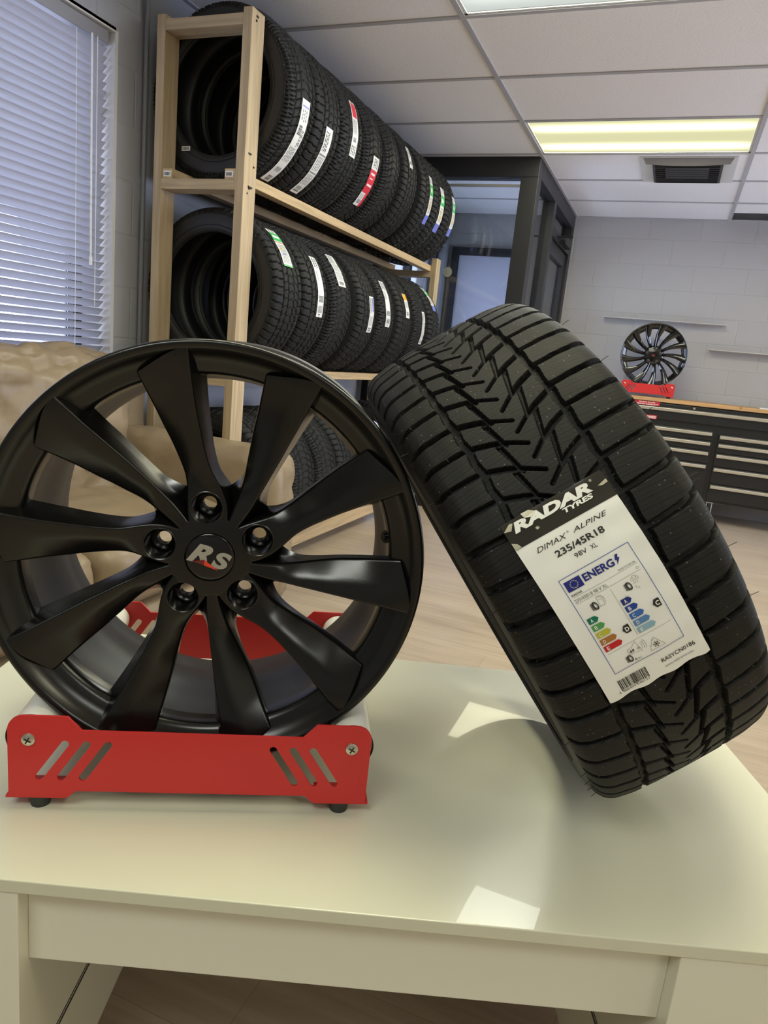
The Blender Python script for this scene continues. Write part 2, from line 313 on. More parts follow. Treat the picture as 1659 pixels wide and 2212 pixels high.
# ceiling tiles with openings for the light panels
cols_x = [-1.025-1.22+1.22*k for k in range(0, 5)]          # main tees
rows_y = [3.02+.61*k for k in range(-9, 6)]
FIX = [(-1.025, 4.24, 'warm'), (-1.025, 2.41, 'cool'), (-1.025, .58, 'warm'), (1.415, 4.24, 'warm'), (1.415, 2.41, 'warm'), (1.415, .58, 'warm'), (-1.025, -1.25, 'cool'), (1.415, -1.25, 'cool')]  # panels after the first two are unseen, added for general fill light
POWER = {(-1.025, 4.24): 1.1, (-1.025, 2.41): 1.3, (-1.025, .58): 1.15, (1.415, .58): .8, (-1.025, -1.25): 1.2, (1.415, -1.25): .8, (1.415, 2.41): .8, (1.415, 4.24): .9}
tl = MB()
fixset = {(round(x, 2), round(y, 2)) for x, y, k in FIX}
ys = [YB]+[y for y in rows_y if YB < y < YF]+[YF]; xs = [XL]+[x for x in cols_x if XL < x < XR]+[XR]
for xa, xb in zip(xs[:-1], xs[1:]):
    for ya, yb in zip(ys[:-1], ys[1:]):
        if any(abs(xa-fx) < .02 and abs((ya+yb)/2-(fy+.305)) < .1 for fx, fy, k in FIX): continue
        tl.box(xa, xb, ya, yb, ZC, ZC+.02)
struct(tl.build('ceiling', 'tile'))
struct(MB().box(XL-.2, XR+.2, YB-.2, YF+.2, ZC+.12, ZC+.2).build('ceiling_slab', 'wall_plain'))
g = MB()
for x in cols_x:
    if XL < x < XR: g.box(x-.012, x+.012, YB, YF, ZC-.006, ZC+.002)
for y in rows_y:
    if YB < y < YF: g.box(XL, XR, y-.012, y+.012, ZC-.005, ZC+.001)
g.box(XL, XR, YF-.024, YF, ZC-.004, ZC); g.box(XL, XL+.024, YB, YF, ZC-.004, ZC)
struct(g.build('trim_1', 'tee'))
# window in the left wall
struct(MB().box(XL-.2, XL+.001, W1-.006, W1+.010, WZ0, WZ1).box(XL-.2, XL+.0, W0-.01, W0+.006, WZ0, WZ1).box(XL-.2, XL+.0, W0, W1, WZ1-.006, WZ1+.01).build('trim_2', 'jamb'))
win = struct(MB().box(XL-.19, XL-.15, W0, W1, WZ0, WZ0+.05).box(XL-.19, XL-.15, W0, W1, WZ1-.05, WZ1).box(XL-.19, XL-.15, W0, W0+.05, WZ0+.05, WZ1-.05).box(XL-.19, XL-.15, W1-.05, W1, WZ0+.05, WZ1-.05).build('window_1', 'bronze'))
MB().box(XL-.174, XL-.170, W0+.05, W1-.05, WZ0+.05, WZ1-.05).build('pane', 'glass', win)
struct(MB().box(XL-.2, XL+.03, W0-.03, W1+.03, WZ0-.03, WZ0).build('trim_3', 'jamb'))
struct(MB().tube((XL+.022, 2.47, 0), (XL+.022, 2.47, ZC), .010).build('trim_4', 'conduit', smooth=True))
# entry glazing on the left wall of the vestibule
ent = MB()
for y in (V0, 5.82, V1-.06): ent.box(XL-.12, XL-.06, y, y+.06, VZ0, VZ1)
ent.box(XL-.12, XL-.06, V0, V1, VZ1-.06, VZ1).box(XL-.12, XL-.06, V0, V1, VZ0, VZ0+.1)
ent = struct(ent.build('window_2', 'bronze')); MB().box(XL-.092, XL-.088, V0, V1, VZ0+.1, VZ1-.06).build('pane', 'glass', ent)
# ledges on the far wall
for nm, x0, x1, z, lb in [('wall_ledge', -.655, .32, 1.578, 'upper long white ledge on the far wall above the small wheel'), ('wall_ledge', .23, 1.2, 1.375, 'lower white ledge on the far wall at the right edge')]:
    tag(MB().box(x0, x1, YF-.11, YF, z-.007, z).build(nm, 'shelf', bevel=.002), lb, 'ledge', 'ledges on the far wall')

# vestibule: dark frames and glass
YV, XV = 4.90, -1.03
vf = MB()
vf.box(XL, XV, YV, YV+.11, 2.275, ZC).box(XV-.115, XV, YV, YV+.11, 0, 2.275).box(XL, XL+.05, YV, YV+.11, 0, 2.275).box(XL+.05, XV-.115, YV, YV+.11, 0, .12)
vf = struct(vf.build('window_3', 'bronze', bevel=.003))
MB().box(XL+.05, XV-.115, YV+.05, YV+.056, .12, 2.275).build('pane', 'glass', vf)
MB().box(XL+.05, XV-.115, YV+.045, YV+.062, 2.225, 2.24).build('glazing_bar', 'alu', vf)
vs = MB()
vs.box(XV-.09, XV, YV+.11, YF, 2.285, ZC).box(XV-.09, XV, 5.60, 5.69, 0, 2.285).box(XV-.09, XV, 6.56, YF, 0, 2.285).box(XV-.09, XV, YV+.11, 5.60, 0, .12).box(XV-.09, XV, 5.69, 6.56, 2.06, 2.13)
vs = struct(vs.build('window_4', 'bronze', bevel=.003))
MB().box(XV-.05, XV-.044, YV+.11, 5.60, .12, 2.285).box(XV-.05, XV-.044, 5.69, 6.56, 2.13, 2.285).build('pane', 'glass', vs)
d1 = MB().box(XV-.07, XV-.02, 5.70, 5.79, .01, 2.055).box(XV-.07, XV-.02, 6.46, 6.55, .01, 2.055).box(XV-.07, XV-.02, 5.79, 6.46, 1.95, 2.055).box(XV-.07, XV-.02, 5.79, 6.46, .01, .25)
d1 = struct(d1.build('door_1', 'bronze', bevel=.003))
MB().box(XV-.048, XV-.042, 5.79, 6.46, .25, 1.95).build('pane', 'glass', d1)
MB().tube((XV+.03, 5.745, .8), (XV+.03, 5.745, 1.25), .012).build('handle', 'bronze', d1, smooth=True)
cl = MB().box(XV-.015, XV+.055, 6.02, 6.33, 2.065, 2.125).box(XV+.02, XV+.04, 5.9, 6.05, 2.085, 2.10).box(XV-.01, XV+.12, 5.9, 5.92, 2.085, 2.10)
tag(cl.build('door_closer', 'bronze', bevel=.008), 'dark door closer bulging at the top of the vestibule side door', 'door closer')
# door in the far wall of the vestibule
d2 = MB().box(-2.10, -2.03, YF-.06, YF, 0, 2.10).box(-1.50, -1.43, YF-.06, YF, 0, 2.10).box(-2.03, -1.50, YF-.06, YF, 2.03, 2.10)
d2 = struct(d2.build('door_2', 'bronze', bevel=.003)); MB().box(-2.03, -1.50, YF-.04, YF-.01, 0, 2.03).build('door_leaf', 'doorpanel', d2)
tag(MB().lathe([(.0001, 0), (.03, 0), (.033, -.004), (.0001, -.006)], 'y', 32, c=(-1.585, YV+.046, 1.665)).build('round_sticker', 'round', smooth=True), 'small round grey sticker on the vestibule glass beside the rack end', 'sticker')

# ceiling lights
for x, y, k in FIX:
    t = empty('ceiling_light', (x+.61, y+.305, ZC))
    fr = MB(); a, b = .597, .292
    fr.box(-a-.0, a, -b-.0, -b+.012, -.002, .05).box(-a, a, b-.012, b, -.002, .05).box(-a, -a+.012, -b, b, -.002, .05).box(a-.012, a, -b, b, -.002, .05).box(-a, a, -b, b, .05, .06)
    fr.build('frame', 'frame_w', t)
    MB().box(-a+.012, a-.012, -b+.012, b-.012, .004, .010).build('diffuser', 'lamp'+k, t)
    ld = bpy.data.lights.new('lamp_glow', 'AREA'); ld.shape = 'RECTANGLE'; ld.size, ld.size_y = 2*a-.03, 2*b-.03; ld.color = WARM if k == 'warm' else COOL; ld.energy = WATT*POWER.get((x, y), 1.0)
    lo_ = bpy.data.objects.new('lamp_glow', ld); col.objects.link(lo_); lo_.parent = t; lo_.location = (0, 0, .002)
    loc = {(-1.025, 4.24): 'warm yellow ceiling light panel in view near the far wall', (-1.025, 2.41): 'cool white ceiling light panel cut off by the top of the photo'}.get((x, y))
    tag(t, loc or 'unseen ceiling light panel added to fill the room with light', 'ceiling light', 'ceiling light panels')

# ceiling vent below the light
v = empty('ceiling_vent', (-.15, 5.20, ZC))
MB().box(-.28, .28, -.29, .29, -.006, -.001).build('vent_frame', 'frame_w', v, bevel=.002)
vl = MB().box(-.205, .205, -.22, .24, -.022, -.006)
vl.box(-.13, .13, -.14, .12, -.028, -.022)
for i in range(9): vl.box(-.19, .19, -.2+i*.05, -.19+i*.05, -.030, -.022)
vl.build('louvre', 'vent', v, bevel=.006)
df = MB()
for i in range(16):
    a0 = i/15; df.v.append((-.26+.52*a0, -.285, -.004)); df.v.append((-.24+.48*a0, -.23, -.030-.01*math.sin(PI*a0)))
df.f = [(2*i, 2*i+2, 2*i+3, 2*i+1) for i in range(15)]
df.build('air_deflector', 'plastic', v, smooth=True)
tag(v, 'square ceiling vent with black louvre and clear deflector behind the warm light', 'vent')
tag(MB().box(.19, 1.38, 6.40, 6.62, ZC-.005, ZC-.001).build('linear_grille', 'vent'), 'dark slot grille in the ceiling along the far wall', 'grille')

# ------------------------------------------------------------------ blind
bl = empty('window_blind', (XL-.045, 0, WZ1))
MB().box(-.03, .03, W0+.02, W1-.02, -.055, -.006).build('head_rail', 'rail', bl, bevel=.004)
sl = MB(); sp_, wd_, al = .0295, .0365, R(42)
ns = int((WZ1-WZ0-.075)/sp_)
for i in range(ns):
    zc = -.075-i*sp_; a = al+R(rng.normal(0, .7)+1.5*(1-i/ns)); n = 5; ye = W1-.010+rng.normal(0, .002); ya = W0+.02
    V = []
    for j in range(n):
        s = (j/(n-1)-.5)*wd_; cam_ = .0025*(1-(2*j/(n-1)-1)**2)
        x = s*math.cos(a)-cam_*math.sin(a)*-1; z = s*math.sin(a)+cam_*math.cos(a)
        for y in np.linspace(ya, ye, 9): V.append((x, y, zc+z+.0004*math.sin(y*9+i)))
    F = [(j*9+k, j*9+k+1, (j+1)*9+k+1, (j+1)*9+k) for j in range(n-1) for k in range(8)]
    sl.add(V, F)
sl.build('slats', 'slat', bl, smooth=True, angle=80)
for y in (1.15, 1.66, 2.165):
    cdm = MB().tube((.019, y, -.05), (.019, y, -1.26), .0012, n=6).tube((-.019, y, -.05), (-.019, y, -1.26), .0012, n=6)
    cdm.build('ladder_cord', 'cord', bl)
MB().tube((.034, 2.222, -.05), (.034, 2.226, -.82), .0035, n=8).tube((.034, 2.226, -.82), (.034, 2.226, -.85), .006, n=8).build('tilt_wand', 'cord', bl, smooth=True)
MB().tube((.033, 2.25, -.05), (.033, 2.25, -1.0), .0014, n=6).build('lift_cord', 'cord', bl)
MB().box(-.014, .014, W0+.02, W1-.018, -1.286, -1.274).build('bottom_rail', 'rail', bl)
tag(bl, 'half closed white horizontal blind glowing in the left window', 'blind')

# ------------------------------------------------------------------ tyre rack
RX0, RXA, RXB, RX1 = -2.036, -1.998, -1.655, -1.617
RY0, RY1, PD = 2.43, 4.87, .085
rk = empty('tyre_rack', (0, 0, 0))
for y in (RY0, RY1-PD):
    for x in (RX0, RXB):
        zt = 2.222 if y == RY0 else 1.73
        MB().box(x, x+.038, y, y+PD, 0, zt).build('post', 'pine_z', rk, bevel=.002)
for z0 in (1.606, .868):
    MB().box(RXA, RXB, RY0, RY0+PD, z0, z0+.038).build('crossbar', 'pine_x', rk, bevel=.002)
    MB().box(RXA, RXB, RY1-PD, RY1, z0, z0+.038).build('crossbar', 'pine_x', rk, bevel=.002)
    for xa in (RXA+.002, RXB-.05):
        MB().box(xa, xa+.048, RY0+.004, RY1-.004, z0+.038, z0+.076).build('rail', 'pine_y', rk, bevel=.002)
MB().box(RXA, RXB, RY0, RY0+PD, 2.166, 2.204).build('crossbar', 'pine_x', rk, bevel=.002)
for y in (RY0, RY1-PD): MB().box(RXA, RXB, y, y+PD, .02, .058).build('crossbar', 'pine_x', rk, bevel=.002)
for xa in (RXA+.002, RXB-.05): MB().box(xa, xa+.048, RY0+.004, RY1-.004, .058, .13).build('rail', 'pine_y', rk, bevel=.002)
def tiny_barcode(mb, x0, x1, z0, z1, y, seed):
    r = np.random.default_rng(seed); x = x0
    while x < x1-.001:
        wbar = r.choice([.0008, .0014, .002]); mb.box(x, min(x+wbar, x1), y-.0004, y, z0, z1); x += wbar+r.choice([.001, .0016])
for xa, sd in ((RXA+.010, 1), (RXB-.046, 2)):
    st = MB().box(xa, xa+.034, RY0+.0032, RY0+.004, 1.652, 1.673).build('barcode_sticker', 'paper', rk)
    b_ = MB(); tiny_barcode(b_, xa+.004, xa+.030, 1.656, 1.668, RY0+.0032, sd); b_.build('barcode', 'ink', st)
sc = MB()
for z in (2.185, 2.20, 1.74, 1.70, 1.625, 1.62, 1.60): sc.tube((RX1-.001, RY0+.02+.05*random.random(), z), (RX1+.0006, RY0+.02+.05*random.random(), z), .004, n=8)
sc.build('screw_heads', 'slot', rk)
tag(rk, 'unpainted pine tyre rack along the left wall', 'rack')

# ------------------------------------------------------------------ tyre building
def seg_dist(U, T, a, b, wa, wb):
    ax, ay = a; bx, by = b; dx, dy = bx-ax, by-ay; L = dx*dx+dy*dy
    h = np.clip(((U-ax)*dx+(T-ay)*dy)/L, 0, 1); return np.hypot(U-ax-h*dx, T-ay-h*dy)-(wa+(wb-wa)*h)
def tyre_profile(Rt, hw, bead, n_tread=60, s=1.0, xx=None):
    """returns s, x, r, nx, nr along the outer profile of the tread and shoulder (mm arc from the crown)"""
    k = np.array([(0, 0), (.35, .0005), (.62, .0021), (.82, .0060), (.905, .0115), (.955, .0200), (.985, .0330), (1.0, .0560)])
    x = np.linspace(0, 1, 400); 
    xs_ = k[:, 0]*hw; d = k[:, 1]
    # smooth curve through the knots by arc parameter
    t = np.cumsum(np.r_[0, np.hypot(np.diff(xs_), np.diff(d))]); tt = np.linspace(0, t[-1], 1200)
    X = np.interp(tt, t, xs_); D = np.interp(tt, t, d); ker = np.hanning(121); ker /= ker.sum()
    Xp = np.concatenate([-X[60:0:-1], X, 2*X[-1]-X[-2:-62:-1]]); Dp = np.concatenate([D[60:0:-1], D, 2*D[-1]-D[-2:-62:-1]])
    X = np.convolve(Xp, ker, 'valid'); Dn = np.convolve(Dp, ker, 'valid'); X[0] = 0
    S = np.cumsum(np.r_[0, np.hypot(np.diff(X), np.diff(Dn))]); return S, X, Rt-Dn
def tyre_meshes(prefix, Rt, hw, bead, grooves, depth, nv, nu, s_max, mt_tread, mt_side, parent, pitch_pos=None, PN=32., wall=1.0, dense=None):
    S, X, Rr = tyre_profile(Rt, hw, bead)
    s = np.linspace(-s_max, s_max, nu); a = np.abs(s)
    x = np.sign(s)*np.interp(a, S, X); r = np.interp(a, S, Rr)
    dx = np.gradient(x, s); dr = np.gradient(r, s); nx, nr = -dr, dx; l = np.hypot(nx, nr); nx, nr = nx/l, nr/l
    C = 2*PI*Rt*1000; v = np.linspace(0, C, nv, endpoint=False)
    if dense: v = np.concatenate([np.arange(0, dense[0], 2.6), np.arange(dense[0], dense[1], dense[2]), np.arange(dense[1], C-1, 2.6)])
    if pitch_pos is None:
        K = max(1, round(C/PN)); pitch_pos = np.arange(K+1)*C/K
    t = np.interp(v, pitch_pos, np.arange(len(pitch_pos)))*PN
    U, T = np.meshgrid(s*1000, t % PN)
    dist = np.full(U.shape, 99.)
    for g_ in grooves:
        if g_[0] == 'c':
            _, u0, wv, amp = g_; dist = np.minimum(dist, np.abs(U-(u0+amp*(np.abs(((T/PN) % 1)-.5)*4-1)))-wv)
        else:
            _, pts, ws = g_
            for (p, q, wa, wb) in zip(pts[:-1], pts[1:], ws[:-1], ws[1:]):
                for k in (-2, -1, 0, 1, 2):
                    dist = np.minimum(dist, seg_dist(U, T, (p[0], p[1]+k*PN), (q[0], q[1]+k*PN), wa, wb))
    h = np.clip((dist+wall*.5)/wall, 0, 1); h = h*h*(3-2*h)
    edge = np.clip((s_max-np.abs(s))/.006, 0, 1)[None]
    dsp = (1-h)*depth*np.minimum(edge, 1)
    rr = r[None]-dsp*nr[None]; xx = np.broadcast_to(x, rr.shape)-dsp*nx[None]
    ph = (v/1000/Rt)[:, None]
    P = np.stack([xx, rr*np.cos(ph), rr*np.sin(ph)], -1)
    uvs = np.stack([U, np.broadcast_to(v[:, None], U.shape)], -1)
    tr = grid_mesh('tread', P, mt_tread, parent, uvs, wrap_v=True, smooth=True, angle=28)
    # sidewalls and inside
    xe, re = x[-1], r[-1]; k = [(re, xe)]
    for f, q in [(.25, 1.0), (.5, .995), (.72, .96), (.88, .90), (.97, .84), (1.0, .80)]:
        k.append((re+(bead-re)*f, hw*q if q < 1.0 else hw*1.003))
    sw = MB(); inner = [(bead+.002, hw*.70), (bead+.025, hw*.80), ((bead+Rt)/2, hw*.90), (Rt-.035, hw*.82), (Rt-.020, hw*.6), (Rt-.016, 0)]
    for sg in (1, -1): sw.lathe([(q[0], sg*q[1]) for q in k], 'x', 96)
    for rr_ in (.62, .93):
        for sg in (1, -1):
            rc = re+(bead-re)*rr_; xc = hw*(1.0 if rr_ < .7 else .885); sw.lathe([(rc-.002, sg*(xc-.002)), (rc-.001, sg*(xc+.0012)), (rc+.001, sg*(xc+.0012)), (rc+.002, sg*(xc-.002))], 'x', 96)
    side = sw.build('sidewall', mt_side, parent, smooth=True, angle=60)
    inn = MB().lathe(inner+[(a_, -b_) for a_, b_ in inner[-2::-1]], 'x', 96)
    for sg in (1, -1): inn.lathe([(bead, sg*hw*.80), (bead-.001, sg*hw*.75), (bead+.002, sg*hw*.70)], 'x', 96)
    inn.build('inner_liner', 'tyre_in', parent, smooth=True, angle=60)
    return S, X, Rr

# four tread patterns for the stock tyres (u in mm from the crown, t along one pitch)
def mirror(gs):
    out = []
    for g_ in gs:
        out.append(g_)
        if g_[0] == 'c': out.append(('c', -g_[1], g_[2], -g_[3]))
        else: out.append(('s', [(-p[0], p[1]) for p in g_[1]], g_[2]))
    return out
PAT = {
    'allseason': mirror([('c', 22, 3.6, 1.5), ('c', 58, 4.2, 0), ('s', [(62, 3), (85, 0), (118, -4)], [1.6, 2.0, 2.6]), ('s', [(24, 6), (42, 10), (56, 22)], [1.2, 1.5, 1.7]), ('s', [(0, 8), (18, 20)], [1.2, 1.2])]),
    'directional': mirror([('s', [(6, 0), (40, 14), (74, 30), (118, 38)], [1.6, 2.4, 3.0, 3.6]), ('c', 30, 2.4, 1.6), ('c', 64, 3.0, 0), ('s', [(66, 14), (118, 22)], [1.4, 1.8])]),
    'rib': mirror([('c', 18, 4.2, 0), ('c', 54, 4.4, 0), ('s', [(60, 2), (118, -3)], [1.4, 2.2]), ('s', [(60, 18), (118, 13)], [1.0, 1.2]), ('s', [(24, 4), (48, 14)], [1.0, 1.0]), ('s', [(-14, 6), (14, 16)], [.9, .9])]),
    'studded': mirror([('c', 50, 4.4, 2.0), ('s', [(54, 2), (118, -4)], [3.0, 4.2]), ('s', [(4, 4), (26, 14), (50, 20)], [2.0, 2.6, 3.2]), ('s', [(8, 2), (20, 30)], [1.8, 1.8])]),
}
BEAD, HW, RTY = .226, .1125, .326
proto = {}
def ensure_proto(kind):
    if kind in proto: return proto[kind], True
    t = empty('tyre'); tyre_meshes(kind, RTY, HW, BEAD, PAT[kind], .0075, 460, 96, .128, M['tyre_a'], M['side'], t, PN=32., wall=2.2)
    if kind == 'studded':
        sd = MB(); S, X, Rr = tyre_profile(RTY, HW, BEAD)
        for k in range(96):
            u = [-.088, .084, -.066, .070, -.03, .034][k % 6]; ph = 2*PI*k/96+.02; a = abs(u); x = math.copysign(np.interp(a, S, X), u); r = np.interp(a, S, Rr)
            d = np.array([0, math.cos(ph), math.sin(ph)]); p = np.array([x, 0, 0])+d*r; sd.tube(p-d*.002, p+d*.0012, .0032, n=8)
        sd.build('studs', 'screw', t)['kind'] = 'stuff'
    proto[kind] = t; return t, False
S0, X0, R0 = tyre_profile(RTY, HW, BEAD)
def strip(parent, u0, u1, b0, b1, elems, tilt=0., name='label_strip', seed=0):
    """paper strip on the tread; b = elevation angle (deg) on the side facing the room; elems = (f0, f1, g0, g1, material): along, across"""
    def pt(u, f, off):
        u = u+tilt*(f-.5); a = abs(u); x = math.copysign(np.interp(a, S0, X0), u); r = np.interp(a, S0, R0)+off+.0007*math.sin(f*14+seed); b = R(b0+(b1-b0)*f); return (x, -r*math.cos(b), r*math.sin(b))
    def patch(f0, f1, g0, g1, off, nf=14, ng=4):
        mb = []; 
        P = np.array([[pt(u0+(u1-u0)*(g0+(g1-g0)*j/ng), f0+(f1-f0)*i/nf, off) for j in range(ng+1)] for i in range(nf+1)]); return P
    base = grid_mesh(name, patch(0, 1, 0, 1, .0016, 26, 6), M['paper'], parent, smooth=True)
    groups = {}
    for f0, f1, g0, g1, mt_ in elems:
        groups.setdefault(mt_, []).append(patch(f0, f1, g0, g1, .0022, max(2, int((f1-f0)*26)), 2))
    for mt_, L in groups.items():
        mb = MB()
        for P in L:
            nv, nu = P.shape[:2]; mb.add(P.reshape(-1, 3), [(i*nu+j, i*nu+j+1, (i+1)*nu+j+1, (i+1)*nu+j) for i in range(nv-1) for j in range(nu-1)])
        mb.build('printing' if mt_ in ('ink', 'grey') else 'colour_band', mt_, base, smooth=True)
    return base
def bars(f0, f1, g0, g1, n, seed, mt_='ink'):
    r = np.random.default_rng(seed); out = []; f = f0
    while f < f1:
        w_ = r.choice([.25, .5, .8])*(f1-f0)/n; out.append((f, min(f+w_, f1), g0, g1, mt_)); f += w_+r.choice([.4, .7])*(f1-f0)/n
    return out
def lines(f0, f1, g0, g1, n, seed, mt_='grey'):
    r = np.random.default_rng(seed); out = []
    for i in range(n):
        ga = g0+(g1-g0)*(i+.15)/n; gb = g0+(g1-g0)*(i+.6)/n; f = f0
        while f < f1:
            L_ = r.uniform(.06, .2)*(f1-f0)+.01; out.append((f, min(f+L_, f1), ga, gb, mt_)); f += L_+.012
    return out
EL = {
    'long': lambda s: [(.06, .075, .1, .9, 's_blue')]+lines(.10, .22, .15, .85, 3, s)+bars(.26, .36, .15, .55, 9, s+1)+lines(.30, .48, .6, .9, 2, s+2, 'ink')+lines(.50, .68, .12, .88, 5, s+3)+bars(.76, .83, .2, .8, 8, s+4)+bars(.90, .98, .3, .8, 8, s+5)+[(.985, 1, 0, 1, 'tan')],
    'long2': lambda s: lines(.05, .3, .1, .7, 3, s, 'ink')+[(.34, .36, .05, .95, 'grey'), (.60, .62, .05, .95, 'grey')]+lines(.38, .58, .1, .9, 4, s+1)+lines(.64, .82, .1, .9, 5, s+2)+bars(.86, .96, .15, .8, 10, s+3),
    'redtop': lambda s: [(.03, .30, .12, .9, 's_red')]+lines(.34, .6, .1, .8, 4, s)+bars(.66, .74, .2, .7, 8, s+1)+lines(.80, .96, .1, .9, 3, s+2, 'ink'),
    'red': lambda s: lines(.03, .2, .2, .9, 3, s, 'ink')+[(.24, .70, 0, 1, 's_red'), (.70, 1, .68, 1, 's_red')]+[(.30, .34, .2, .8, 'paper'), (.40, .42, .2, .7, 'paper'), (.52, .56, .15, .85, 'paper')]+bars(.86, .94, .15, .6, 7, s)+lines(.74, .84, .1, .6, 3, s+1),
    'plain': lambda s: lines(.08, .5, .2, .8, 2, s)+bars(.7, .85, .2, .8, 7, s+1),
    'eco': lambda s: lines(.02, .14, .1, .9, 2, s, 'navy')+[(.17, .40, .05, 1, 's_green'), (.24, .33, .2, .7, 'paper')]+lines(.44, .76, .15, .85, 4, s+1)+[(.52, .56, .2, .5, 's_orange'), (.62, .66, .3, .7, 's_orange'), (.80, 1, 0, 1, 's_blue')],
    'green': lambda s: lines(.03, .10, .1, .9, 2, s, 'ink')+[(.12, .36, 0, 1, 's_green'), (.20, .28, .15, .85, 'paper'), (.385, .41, 0, 1, 'a4')]+lines(.45, .92, .12, .88, 6, s+1)+[(.55, .60, .2, .4, 's_orange'), (.68, .72, .3, .6, 's_blue'), (.96, 1, 0, 1, 's_green')],
    'bar': lambda s: lines(.03, .2, .15, .9, 2, s, 'ink')+lines(.25, .42, .15, .5, 2, s+1)+bars(.66, .76, .15, .9, 9, s+2)+bars(.82, .93, .15, .85, 9, s+3)+lines(.95, .98, .2, .8, 1, s+4, 'ink'),
    'orange': lambda s: [(.02, .28, .04, .96, 's_orange')]+lines(.35, .6, .2, .8, 3, s)+bars(.76, .92, .2, .7, 7, s+1),
    'blue': lambda s: [(.04, .42, .62, .9, 's_blue')]+lines(.05, .45, .12, .5, 2, s, 'ink')+lines(.55, .8, .15, .85, 4, s+1)+bars(.86, .97, .15, .8, 8, s+2),
}
TYRES = []
XC = (RXA+.05+RXB-.05)/2
ZU, ZL, ZB = 1.682+.3032, .944+.3032, .13+.3032
# (y centre, tread, strip spec or None, label)
UP = [(2.645, 'directional', ('long', -.01, .036, 0, -62), 'first tyre on the top shelf, long white strip ending in tan'),
      (2.875, 'allseason', ('long2', -.022, .024, -6, -60), 'second tyre on the top shelf, long white strip with grey print'),
      (3.11, 'rib', ('redtop', -.018, .026, 27, -14), 'third tyre on the top shelf, white strip with red upper end'),
      (3.355, 'directional', ('red', -.012, .042, -2, -44), 'fourth tyre on the top shelf, strip with a big red block'),
      (3.60, 'directional', None, 'unlabelled tyre on the top shelf behind the one with the red strip'),
      (3.87, 'allseason', ('plain', -.03, .004, 32, 12), 'top shelf tyre with a slim blank white sticker high on its tread'),
      (4.165, 'studded', ('eco', .020, .064, 20, -27), 'studded top shelf tyre with green and blue sticker, nearest of three alike'),
      (4.40, 'studded', ('eco', -.006, .050, 18, -28), 'studded top shelf tyre with green and blue sticker, middle of three alike'),
      (4.64, 'studded', ('eco', .004, .050, 19, -24), 'studded tyre with green sticker at the far end of the top shelf')]
LO = [(2.645, 'allseason', ('green', -.028, .026, 52, 21), 'first tyre on the middle shelf, white sticker with green head'),
      (2.885, 'allseason', ('bar', .000, .044, 37, -10), 'second tyre on the middle shelf, long white barcode strip'),
      (3.15, 'directional', ('long2', -.036, .022, 47, 18), 'third tyre on the middle shelf, wide silver white sticker'),
      (3.455, 'allseason', ('blue', .008, .052, 17, -15), 'middle shelf tyre with a strip carrying a blue mark, between two white strips'),
      (3.725, 'rib', ('bar', -.035, .012, 37, -7), 'middle shelf tyre with narrow white strip, just before the orange topped one'),
      (4.01, 'allseason', ('orange', -.006, .038, 31, 6), 'middle shelf tyre with an orange topped white sticker'),
      (4.29, 'rib', ('long2', .006, .044, 17, -18), 'middle shelf tyre with a rounded white strip, next to last'),
      (4.565, 'studded', ('eco', -.02, .026, 54, 22), 'last tyre on the middle shelf, studded with green sticker')]
BO = [(2.66, 'allseason', None, 'tyre low in the rack behind the sofa arm, first in the bottom row'),
      (2.90, 'directional', None, 'ribbed tyre in the bottom row seen through the wheel spokes'),
      (3.14, 'directional', None, 'tyre with arrow tread in the bottom row seen through the wheel'),
      (3.38, 'allseason', None, 'third tyre from the sofa arm in the bottom row seen through the wheel'),
      (4.32, 'studded', ('eco', .0, .044, 60, 30), 'bottom row tyre with green sticker between the wheel and the leaning tyre')]
def put_tyre(y, z, kind, st, label, group, seed):
    p_, seen = ensure_proto(kind)
    if seen:
        t = copy_tree(p_)
        for ch in list(t.children):
            if ch.name.startswith('label_strip'):
                for c2 in list(ch.children): bpy.data.objects.remove(c2)
                bpy.data.objects.remove(ch)
    else: t = p_
    t.location = (XC, y, z); t.rotation_euler = (0, 0, R(90)); tag(t, label, 'tyre', group)
    if st:
        k, u0, u1, b0, b1 = st; um, uw = (u0+u1)/2, (u1-u0)*.66; u0, u1 = um-uw, um+uw; strip(t, u0, u1, b0, b1, EL[k](seed), tilt=rng.normal(0, .004), seed=seed)
    return t
for i, (y, k, st, lb) in enumerate(UP): put_tyre(y, ZU, k, st, lb, 'tyres on the top shelf', 10+i)
for i, (y, k, st, lb) in enumerate(LO): put_tyre(y, ZL, k, st, lb, 'tyres on the middle shelf', 30+i)
for i, (y, k, st, lb) in enumerate(BO): put_tyre(y, ZB, k, st, lb, 'tyres in the bottom row', 50+i)

q_ = MB()
for i in range(1): q_.box(-.020, .020, -.0008, 0, -.008, .008)
t0 = [o for o in bpy.data.objects if o.get('label', '').startswith('first tyre on the top shelf')][0]
bt = q_.build('barcode_tag', 'paper', t0); q2 = MB(); tiny_barcode(q2, -.016, .016, -.005, .005, -.0009, 5); b2_ = q2.build('barcode', 'ink', bt)
bt.matrix_parent_inverse = Matrix.Identity(4); bt.rotation_euler = (0, R(-0), R(-90)); bt.location = (-.1142, .135, -.205)
bt.rotation_euler = Matrix.Rotation(R(-90), 3, 'Z').to_euler()
